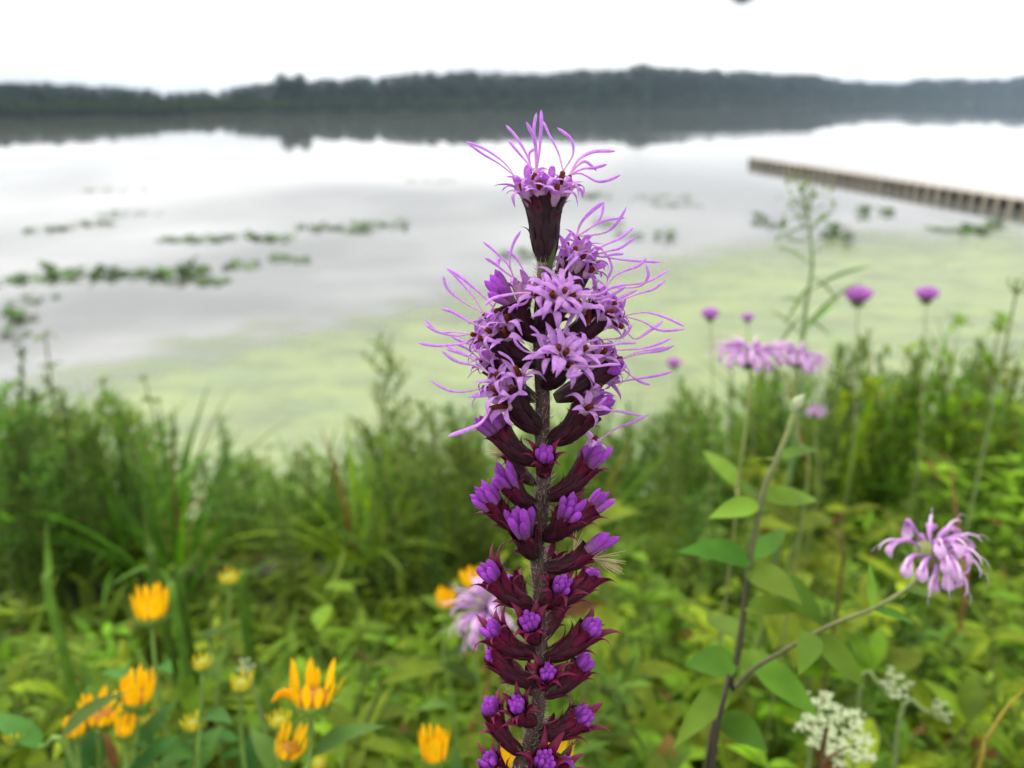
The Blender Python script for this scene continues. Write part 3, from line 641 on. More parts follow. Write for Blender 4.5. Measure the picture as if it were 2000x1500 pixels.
bee_balm([(1466, 697), (1464, 760), (1456, 840), (1440, 950), (1432, 1050)], .72, 128, 'wide pale lilac bee balm bloom beside a narrower twin, on a pale green stem', 'flat', seed=5, leafs=[(1440, 950, 1372, 880, 22, .05, .5), (1440, 950, 1500, 990, 22, .03, .5)], axis=(0, 0, 1))
bee_balm([(1556, 700), (1552, 770), (1560, 860), (1575, 960)], .78, 104, 'narrower pale lilac bee balm bloom beside the wide twin bloom', 'flat', seed=6, axis=(.3, -.1, 1))
bee_balm([(1675, 590), (1674, 640), (1670, 720), (1664, 900)], 1.35, 62, 'largest purple brush-shaped flower head above the bushy yellow-green weeds', 'brush', seed=7, axis=(0, 0, 1))
bee_balm([(1809, 586), (1806, 640), (1802, 720), (1795, 900)], 1.45, 52, 'purple brush-shaped flower head on a straight pale stem above green weeds', 'brush', seed=8, axis=(0, 0, 1))
bee_balm([(1387, 622), (1390, 680), (1392, 760), (1392, 900)], 1.4, 40, 'dusky pink brush-shaped flower head rising against the duckweed', 'brush', seed=9, axis=(0, 0, 1))
bee_balm([(1460, 626), (1462, 680), (1466, 760), (1470, 900)], 1.7, 28, 'tiny purple flower head just above the wide lilac bloom', 'brush', seed=10, axis=(0, 0, 1))
bee_balm([(1592, 808), (1592, 860), (1596, 960)], 1.25, 44, 'small pink flower head behind the pale bud of the dark stem', 'full', seed=11, axis=(0, 0, 1))
bee_balm([(1316, 716), (1318, 770), (1322, 880)], 1.9, 34, 'small faded pink flower head low against the duckweed', 'brush', seed=12, axis=(0, 0, 1))
bee_balm([(962, 1192), (975, 1235), (985, 1300), (992, 1420)], .62, 150, 'pale pink bee balm bloom partly hidden behind the dark purple spike', 'full', seed=13, axis=RIGHT * -.5 + UP * .4 - FWD * .7)

def yellow(px, py, d, wpx, hpx, style, label, tilt=0.0, seed=1, stem=None, group=None):
    """half-open yellow daisy (style cup / open / bud) whose petals stand up from a green cup; (px, py) is the cup's base"""
    r = np.random.default_rng(seed); u_ = d / F
    path = stem if stem else [(px + r.uniform(-4, 4), py + 90), (px + r.uniform(-25, 25), py + 260)]
    c = W(px, py, d); SP = stem_to_ground([(px, py)] + path, d, r.uniform(-.03, .03)); root = SP[-1]
    o = thing('yellow_daisy' if style != 'bud' else 'daisy_bud', root, label, 'flower' if style != 'bud' else 'bud', group)
    P = bez(SP[::-1], 20); MB().tube(P, np.linspace(.0026, .0017, 20), S(112, 142, 62), 7).build('stem', M_stem, o, root)
    ax = nrm(UP * cos(tilt) + RIGHT * sin(tilt) - FWD * .12); s1 = nrm(np.cross(ax, FWD)); s2 = np.cross(ax, s1)
    b = MB(); b.tube(np.array([c - ax * u_ * 8, c - ax * u_ * 5, c + ax * u_ * 2, c + ax * u_ * hpx * .22]), u_ * wpx * np.array([.10, .30, .42, .38]), S(110, 140, 54), 12); cup = b.build('flower_cup', M_stem, o, root)
    for k in range(9):
        a = k * .7; rd = s1 * cos(a) + s2 * sin(a)
        one_leaf(c + rd * u_ * wpx * .3, c + rd * u_ * wpx * .55 + ax * u_ * hpx * .12, u_ * wpx * .10, ax, .6, S(120, 152, 56), seg=4).build('bract', M_leaf, o, root)
    n = {'cup': 15, 'open': 12, 'bud': 13}[style]
    if style == 'bud':
        b = MB(); b.tube(np.array([c + ax * u_ * hpx * q for q in (.1, .3, .48, .6, .66)]), u_ * wpx * np.array([.36, .38, .32, .18, .03]), S(176, 182, 70), 12); b.build('disc', M_yel, cup, root)
    else:
        b = MB(); b.tube(np.array([c + ax * u_ * hpx * q for q in (.1, .25, .38, .46)]), u_ * wpx * np.array([.36, .38, .28, .04]), S(190, 130, 30), 12); b.build('disc', M_yel, cup, root)
    for k in range(n):
        a = k * 2 * pi / n + r.uniform(-.12, .12); rd = s1 * cos(a) + s2 * sin(a)
        if style == 'cup': out_, hh, ww, dr = .48, r.uniform(.85, 1.08), .095, -.35 + r.uniform(-.1, .15)
        elif style == 'open': out_, hh, ww, dr = .44 + .10 * r.random(), r.uniform(.65, 1.1), .085, r.uniform(-.5, .1)
        else: out_, hh, ww, dr = .56, r.uniform(.6, 1.05), .07, r.uniform(-.8, .2)
        col = (S(255, 206, 14) if style != 'bud' else S(222, 206, 40)) * r.uniform(.85, 1.1) + np.array([0, r.uniform(-.06, .05), 0])
        b = MB(); base = c + rd * u_ * wpx * .36 + ax * u_ * hpx * .1
        d0 = nrm(ax + rd * (out_ - .36) * wpx / hpx * 1.6 + rd * .12)
        b.leaves(base, d0, -rd, u_ * hpx * hh * .95, u_ * wpx * ww, dr, col, seg=6, peak=.55, fold=.25, tip=.7)
        b.build('petal', M_yel, cup, root)
    for k in range(3):
        q = P[8 + 3 * k]; a = k * 2.2 + seed; tp = q + np.array([cos(a) * .05, sin(a) * .04, .02])
        one_leaf(q, tp, .009, (0, 0, 1), .8, S(84, 122, 52) * r.uniform(.85, 1.15), seg=6).build('leaf', M_leaf, o, root)
    return cup, o, root, c, ax, u_
yellow(296, 1212, .72, 70, 62, 'cup', 'barrel-shaped yellow daisy standing alone above the grass', 0, 1, [(303, 1300), (322, 1410)])
cu, oo, ro, c0, ax0, uu = yellow(608, 1380, .50, 96, 78, 'open', 'largest yellow daisy, with one petal curling out sideways', .10, 2)
b = MB(); b.tube(bez([W(585, 1378, .5), W(572, 1360, .5), W(550, 1353, .498), W(530, 1372, .496)], 9), uu * np.array([6, 8, 9, 10, 10.5, 10, 8, 5, 1]), S(255, 196, 14), 8, flat=.22, side=UP); b.build('petal', M_yel, cu, ro)
yellow(268, 1378, .60, 64, 66, 'cup', 'ragged yellow daisy cup beside the orange leaning one', .08, 3)
yellow(190, 1408, .60, 84, 52, 'open', 'orange-yellow daisy leaning over beside the ragged cup', .35, 4)
yellow(560, 1478, .50, 68, 56, 'open', 'small yellow daisy leaning away beneath the largest one', .32, 5)
yellow(848, 1490, .52, 60, 66, 'cup', 'pointed orange-yellow daisy cup beside the dark spike', 0, 6)
yellow(921, 1146, .85, 44, 36, 'cup', 'small orange daisy close beside the spike above the pink bloom', -.1, 7)
yellow(868, 1188, .85, 42, 38, 'cup', 'small round yellow daisy near the hidden pink bloom', .1, 8)
yellow(243, 1438, .58, 40, 40, 'cup', 'little orange daisy under the ragged yellow cup', .1, 9)
yellow(150, 1440, .58, 40, 42, 'cup', 'little yellow daisy below the leaning orange one', -.1, 10)
yellow(30, 1452, .56, 40, 40, 'bud', 'yellow tufted bud on a long slanting stalk', 0, 11, [(80, 1460), (150, 1510)])
yellow(472, 1348, .66, 42, 36, 'bud', 'bright yellow bud below a small white flower tuft', 0, 12)
for k, (bx, by, ww) in enumerate([(395, 1306, 38), (293, 1420, 34), (378, 1425, 42), (545, 1418, 42), (622, 1502, 34), (448, 1140, 40)]):
    yellow(bx, by, .62 if k != 5 else .95, ww, 30, 'bud', 'pale yellow-green daisy bud, still closed, among the leaves', 0, 20 + k, group='closed daisy buds')
yellow(1000, 1500, .6, 46, 50, 'cup', 'yellow daisy peeping out from behind the stem of the spike', 0, 30)
yellow(1085, 1500, .6, 50, 60, 'open', 'yellow daisy half hidden behind the lowest flower heads', .2, 31)

def umbel(px, py, d, wpx, label, nu=22, tilt=(0, 0, 1), seed=1, hpx=1.0):
    r = np.random.default_rng(seed); u_ = d / F; c = W(px, py, d); ax = nrm(np.array(tilt, float)); s1 = nrm(np.cross(ax, [.2, .9, .1])); s2 = np.cross(ax, s1)
    hub = c - ax * u_ * wpx * .5; e = hub; gz = float(bank(e[0], e[1])) - .02
    root = np.array([e[0] + .02, e[1] + .03, gz]); o = thing('wild_carrot', root, label, 'flower')
    MB().tube(bez([root, (root + hub) / 2 + [.01, 0, 0], hub - ax * .03, hub], 12), np.linspace(.0025, .0015, 12), S(130, 150, 90), 6).build('stem', M_stem, o, root)
    for k in range(nu):
        a = k * 2.4; rr = sqrt((k + .5) / nu); rd = s1 * cos(a) + s2 * sin(a)
        e = c + rd * u_ * wpx * .46 * rr + ax * u_ * wpx * r.uniform(-.05, .05)
        ry = MB().tube(bez([hub, hub * .5 + e * .5 + rd * u_ * wpx * .06, e], 5), u_ * 1.6, S(150, 172, 110), 5).build('ray', M_stem, o, root)
        b = MB(); n = 26; v = r.normal(0, 1, (n, 3)); q = e + (v * .5 * np.array([1, 1, .45])) * u_ * wpx * .085
        for m in range(4):
            am = m * pi / 2; dv = s1 * cos(am) + s2 * sin(am) + ax * .3
            b.leaves(q, np.tile(dv, (n, 1)), ax, u_ * wpx * .028, u_ * wpx * .013, .3, S(204, 214, 172) * r.uniform(.8, 1.05, (n, 1)), seg=2, peak=.55)
        b.build('umbellet', M_white, ry, root)
umbel(1632, 1425, .55, 150, 'broad cream wild carrot umbel low among feathery leaves', 24, RIGHT * .1 + UP * .75 - FWD * .6, 1)
umbel(1750, 1336, .62, 72, 'small cream wild carrot umbel under the large lilac bloom', 13, RIGHT * .3 + UP * .5 - FWD * .8, 2)
umbel(1842, 1386, .62, 56, 'smallest cream wild carrot umbel beside a long slanting stalk', 9, RIGHT * .5 + UP * .5 - FWD * .6, 3)
umbel(1992, 545, 1.1, 62, 'pale wild carrot umbel standing alone against the duckweed', 10, (0, 0, 1), 4)
umbel(480, 1300, .75, 42, 'tiny white flower tuft above the bright yellow bud', 7, (0, -.3, 1), 5)

# the tall pale weed that crosses the duckweed
DT = 1.25; SP = stem_to_ground([(1566, 372), (1580, 440), (1586, 520), (1574, 600), (1566, 680), (1560, 800)], DT); root = SP[-1]
o = thing('tall_weed', root, 'tall slender pale weed with drooping sprays rising past the pier', 'weed'); P = bez(SP[::-1], 30)
MB().tube(P, np.linspace(.0065, .0014, 30), S(112, 138, 82), 6).build('stem', M_stem, o, root)
for (bx, by, tx, ty, hw) in [(1572, 610, 1512, 690, 5), (1575, 600, 1520, 585, 8), (1580, 560, 1530, 640, 6), (1568, 650, 1640, 590, 7), (1572, 640, 1690, 545, 6), (1580, 570, 1715, 520, 7), (1584, 540, 1640, 600, 6), (1585, 520, 1500, 480, 6), (1586, 500, 1650, 470, 5), (1580, 440, 1524, 470, 6), (1582, 450, 1630, 410, 6), (1575, 410, 1530, 400, 6), (1572, 400, 1618, 385, 6), (1568, 375, 1588, 352, 7), (1568, 380, 1545, 360, 7), (1578, 425, 1540, 430, 6), (1580, 432, 1612, 440, 5), (1566, 660, 1490, 600, 5), (1570, 620, 1620, 660, 6)]:
    one_leaf(W(bx, by, DT), W(tx, ty, DT + random.uniform(-.05, .05)), hw * .62 * DT / F, (0, -.5, 1), .9, S(118, 150, 78) * random.uniform(.85, 1.2), seg=6, peak=.45).build('leaf', M_leaf, o, root)
for k, (tx, ty) in enumerate([(1540, 405), (1610, 400), (1560, 365), (1585, 362), (1535, 460), (1620, 425), (1600, 380), (1550, 385)]):
    b = MB(); e = W(tx, ty, DT); q = e + rng.uniform(-.02, .02, (7, 3)); b.tube(bez([W(1572, min(470, ty + 45), DT), (W(1572, ty + 20, DT) + e) / 2, e], 5), .0012, S(120, 145, 84), 4)
    b.leaves(q, rng.normal(0, 1, (7, 3)), [0, 0, 1], .02, .003, .5, S(124, 142, 84), seg=3); b.build('spray', M_leaf, o, root)

# dry stalks and lone grass blades
def blade(pts, d, wpx, label, name, cat, col, group=None):
    SP = [W(x, y, d) for x, y in pts]; e = SP[-1]; gz = float(bank(e[0], e[1])) - .02
    if e[2] > gz + .03: SP.append(np.array([e[0], e[1] + .01, gz]))
    root = SP[-1]; P = bez(SP[::-1], 18); t = np.linspace(0, 1, 18); o = thing(name, root, label, cat, group)
    b = MB(); b.tube(P, wpx * d / F * .5 * (1 - t ** 3 * .95), col, 6, flat=.25, side=RIGHT); b.build('blade', M_leaf if 'grass' in name else M_stem, o, root)
    return o
blade([(1655, 1085), (1630, 1050), (1612, 1045), (1640, 1160)], .8, 6, 'curled rusty brown dead leaf stalk behind the lilac bloom', 'dead_leaf', 'dead leaf', S(96, 74, 40))
blade([(1850, 880), (1862, 960), (1875, 1060), (1880, 1200)], 1.2, 9, 'thin reddish dry stalk upright among green weeds', 'dry_stalk', 'stalk', S(140, 96, 62))
blade([(1690, 1452), (1640, 1466), (1600, 1500), (1590, 1560)], .5, 8, 'bent brown dead stalk lying across the broad cream umbel', 'dead_stalk', 'stalk', S(98, 76, 42))
blade([(2010, 1340), (1960, 1390), (1900, 1500), (1890, 1580)], .5, 10, 'yellowing bent leaf stalk beside the smallest cream umbel', 'yellow_stalk', 'stalk', S(150, 136, 50))
for pts in ([(282, 985), (290, 1060), (315, 1180)], [(395, 1065), (372, 1110), (360, 1200)], [(545, 1082), (500, 1120), (478, 1200)], [(90, 1020), (95, 1110), (110, 1220)], [(205, 1150), (280, 1110), (330, 1140), (350, 1230)], [(160, 1290), (172, 1340), (190, 1420)]):
    blade(pts, 1.0, 22, 'broad pale green grass blade arching up behind the yellow daisies', 'wide_grass', 'grass', S(104, 138, 50), 'broad grass blades')

# ------------------------------------------------------------------ the blazing star in front
U0 = .25 / F
def sd_(y): return .246 + .016 * (y - 500) / 1000.0           # depth of the spike's axis at picture row y
STEM = [(1066, 500), (1063, 545), (1056, 620), (1056, 700), (1060, 780), (1059, 860), (1062, 930), (1057, 1000), (1049, 1080), (1056, 1150), (1053, 1230), (1058, 1300), (1050, 1390), (1035, 1450), (1020, 1510), (1012, 1600)]
SP = [W(x, y, sd_(y)) for x, y in STEM]; e = SP[-1]; gz = float(bank(e[0], e[1])) - .03
for q in (.25, .5, .75, 1.0): SP.append(np.array([e[0] - .01 * q, e[1] - .015 * q, e[2] + (gz - e[2]) * q]))
ROOT = SP[-1]
star = thing('blazing_star', ROOT, 'tall purple blazing star spike with open blooms above and maroon buds below', 'flower')
P = bez(SP, 120); R = np.interp(np.arange(120), [0, 10, 40, 90, 119], np.array([15, 14, 14.5, 15, 18]) * U0)
sc = np.array([S(132, 136, 92) * (1 - min(1, k / 8.0)) + S(84, 66, 62) * min(1, k / 8.0) for k in range(120)])
MB().tube(P, R, sc, 14).build('stem', M_fstem, star, ROOT)
hb = MB()                                                     # white hairs on the stem
for k in range(2000):
    f = random.uniform(0, 96); i = int(f); c = P[i] + (P[i + 1] - P[i]) * (f - i); T = nrm(P[i + 1] - P[i]); a = random.uniform(0, 6.28)
    s1 = nrm(np.cross(T, FWD)); s2 = np.cross(T, s1); rd = s1 * cos(a) + s2 * sin(a); q = c + rd * R[i] * .97
    ln = U0 * random.uniform(7, 24); e1 = q + rd * ln * .45 - T * ln * random.uniform(.2, .8) + s1 * random.uniform(-.3, .3) * ln; m = (q + e1) / 2 + rd * ln * .12
    hb.tube(np.array([q, m, e1]), U0 * np.array([.55, .45, .12]), S(206, 196, 180), 3)
hb.build('stem_hair', M_hair, star, ROOT, kind='stuff')

LIL, LILD, PALE, BRN = S(228, 172, 243), S(190, 92, 214), S(236, 208, 226), S(120, 58, 38)
def involucre(head_name, base, mouth, rb, rm, redness, seed, bracts=7, blen=34, bend=.1):
    """scaly cup from base to mouth; returns its object and the frame at the mouth"""
    r = np.random.default_rng(seed); ax = nrm(mouth - base); Ln = np.linalg.norm(mouth - base)
    low = -UP + ax * np.dot(UP, ax); mid = (base + mouth) / 2 + nrm(low) * Ln * bend
    n = 14; Q = bez([base, mid, mouth], n); t = np.linspace(0, 1, n)
    prof = np.interp(t, [0, .12, .4, .75, .92, 1], [.5, .82, .95, 1, 1.06, 1.22]); rad = prof * (rb + (rm - rb) * t ** 2)
    dark = S(44, 20, 28); red = S(116, 20, 60); grn = S(88, 86, 62)
    body = np.array([grn * max(0, 1 - q * 7) * .8 + (dark * (1 - redness * q) + red * redness * q * .5) * min(1, q * 7) for q in t])
    b = MB(); b.tube(Q, rad, body, 16)
    T = np.gradient(Q, axis=0); T /= np.linalg.norm(T, axis=1)[:, None]
    s1 = nrm(np.cross(T[0], FWD if abs(np.dot(T[0], FWD)) < .9 else RIGHT))
    def fr(q):
        i = min(n - 2, int(q * (n - 1))); f = q * (n - 1) - i; c = Q[i] * (1 - f) + Q[i + 1] * f; tt = nrm(T[i] * (1 - f) + T[i + 1] * f); u1 = nrm(s1 - tt * np.dot(s1, tt)); return c, tt, u1, np.cross(tt, u1), rad[i] * (1 - f) + rad[i + 1] * f
    for row, (q0, q1) in enumerate([(.04, .40), (.16, .64), (.34, .86), (.52, 1.0)]):       # overlapping scales
        m = 6
        for k in range(m):
            a = 2 * pi * (k + .5 * row) / m + r.uniform(-.1, .1); pts = []; ws = []
            for q, lift, wv in ((q0, .99, .5), ((q0 + q1) / 2, 1.035, 1.0), (q0 * .2 + q1 * .8, 1.06, .9), (q1, 1.09, .45), (min(1, q1 + .05), 1.12 + r.uniform(0, .1), .08)):
                c, tt, u1, u2, rr = fr(min(.999, q)); pts.append(c + (u1 * cos(a) + u2 * sin(a)) * rr * lift); ws.append(wv * rr * 2.6 / m)
            cA = dark * r.uniform(.5, 1.7) * (1 - redness * .4) + red * redness * .22; cB = dark * .5 + red * redness * r.uniform(.35, .7)
            tg = -u1 * sin(a) + u2 * cos(a); b.tube(np.array(pts), ws, np.array([cA, cA, cA * .6 + cB * .4, cB, cB]), 6, flat=.16, side=tg)
    hd = b.build('flower_head', M_invol, star, ROOT)
    for k in range(bracts):                                   # pointed spreading bract tips
        a = 2 * pi * k / bracts + r.uniform(-.25, .25); q0 = r.uniform(.74, .97) if k % 4 else r.uniform(.35, .7)
        c, tt, u1, u2, rr = fr(min(.99, q0)); rd = u1 * cos(a) + u2 * sin(a); L1 = blen * U0 * r.uniform(.75, 1.3) * (1 if k % 4 else .7)
        p0 = c + rd * rr * 1.0; curl = r.uniform(.2, .9)
        pts = bez([p0 - tt * L1 * .25, p0 + tt * L1 * .3 + rd * L1 * .12, p0 + tt * L1 * .62 + rd * L1 * (.32 + .2 * curl), p0 + tt * L1 * (.85 - .3 * curl) + rd * L1 * (.62 + .4 * curl)], 8)
        wv = U0 * np.array([6, 8.4, 8.4, 7.0, 5.0, 3.2, 1.6, .25]) * (blen / 34.0) ** .5 * r.uniform(.85, 1.15)
        cc = red * (.35 + .65 * redness) + dark * (.65 - .55 * redness); cols = np.array([cc * (.8 + .35 * q) for q in np.linspace(0, 1, 8)])
        bb = MB(); bb.tube(pts, wv, cols, 7, flat=.22, side=nrm(np.cross(tt, rd))); bb.build('bract', M_bract, hd, ROOT)
    return hd, nrm(T[-1]), s1, Ln
def bud(hd, c, d, Ln, r0, pale=.5, seed=0, dark=1.0):
    n = 10; t = np.linspace(0, 1, n); prof = np.array([.6, .68, .76, .84, .92, .98, 1.0, .96, .76, .08]); r = np.random.default_rng(seed)
    sdv = nrm(np.cross(d, [.31, .42, .85])); Q = bez([c, c + d * Ln * .5 + sdv * Ln * r.uniform(-.04, .04), c + d * Ln], n)
    cols = np.array([S(206, 164, 176) * .9 * max(0, pale - q) / max(pale, .01) + (LILD * (.7 + .4 * q)) * (1 - max(0, pale - q) / max(pale, .01)) for q in t]) * dark * r.uniform(.72, 1.12)
    b = MB(); b.tube(Q, r0 * prof, cols, 10)
    b.build('bud', M_petal, hd, ROOT)
def floret(hd, mouth, d, seed, tip=None, k=1.0, tube=46):
    r = np.random.default_rng(seed); u = U0 * k; b = MB(); n = 7; t = np.linspace(0, 1, n)
    Q = np.array([mouth - d * u * tube * (1 - q) for q in t])
    b.tube(Q, u * np.array([3.5, 4.5, 5.5, 6.8, 8.2, 9.8, 11.0]), np.array([S(196, 150, 160) * (1 - q) + PALE * .6 * q + LIL * .4 * q for q in t]), 10)
    s1 = nrm(np.cross(d, [.21, .93, .30])); s2 = np.cross(d, s1); a0 = r.uniform(0, 6.28)
    for j in range(5):
        a = a0 + j * 2 * pi / 5 + r.uniform(-.15, .15); rd = s1 * cos(a) + s2 * sin(a); L1 = u * r.uniform(28, 37); cu = r.uniform(-.35, 1.15)
        p0 = mouth + rd * u * 9.0 - d * u * 2
        pts = bez([p0, p0 + (d * .55 + rd * .6) * L1 * .4, p0 + (d * (.5 - .25 * cu) + rd * .92) * L1 * .75, p0 + (d * (.35 - .75 * cu) + rd * (1.08 - .12 * cu)) * L1], 9)
        wv = u * r.uniform(.8, .95) * np.array([5.8, 6.8, 7.4, 7.3, 6.6, 5.6, 4.3, 2.6, .4]); cc = np.array([(PALE * .5 + LIL * .5) * (1 - q) + LIL * q for q in np.linspace(0, 1, 9) ** .5]) * r.uniform(.92, 1.05)
        b.tube(pts, wv, cc, 8, flat=.17, side=nrm(np.cross(d, rd) + d * r.uniform(-.2, .2)))
    e = tip if tip is not None else mouth + d * u * 14
    dv = nrm(e - mouth); b.tube(np.array([mouth - d * u * 12, mouth + dv * np.linalg.norm(e - mouth) * .4, mouth + (e - mouth) * .93, mouth + (e - mouth) * 1.0]), u * np.array([4.2, 5.0, 4.4, 2.2]), np.array([BRN * .7, BRN, BRN * 1.2, S(160, 96, 60)]), 8)
    b.build('floret', M_petal, hd, ROOT)
def style(hd, pts3, k=1.0):
    P_ = bez(pts3, 16); t = np.linspace(0, 1, 16)
    wv = U0 * k * np.interp(t, [0, .15, .35, .6, .85, .96, 1], [2.0, 2.3, 2.8, 4.2, 4.5, 3.2, .5])
    cols = np.array([S(240, 206, 232) * (1 - q) + S(226, 172, 243) * q for q in np.clip(t * 1.8, 0, 1)])
    b = MB(); b.tube(P_, wv, cols, 8, flat=.6); b.build('style_branch', M_petal, hd, ROOT)

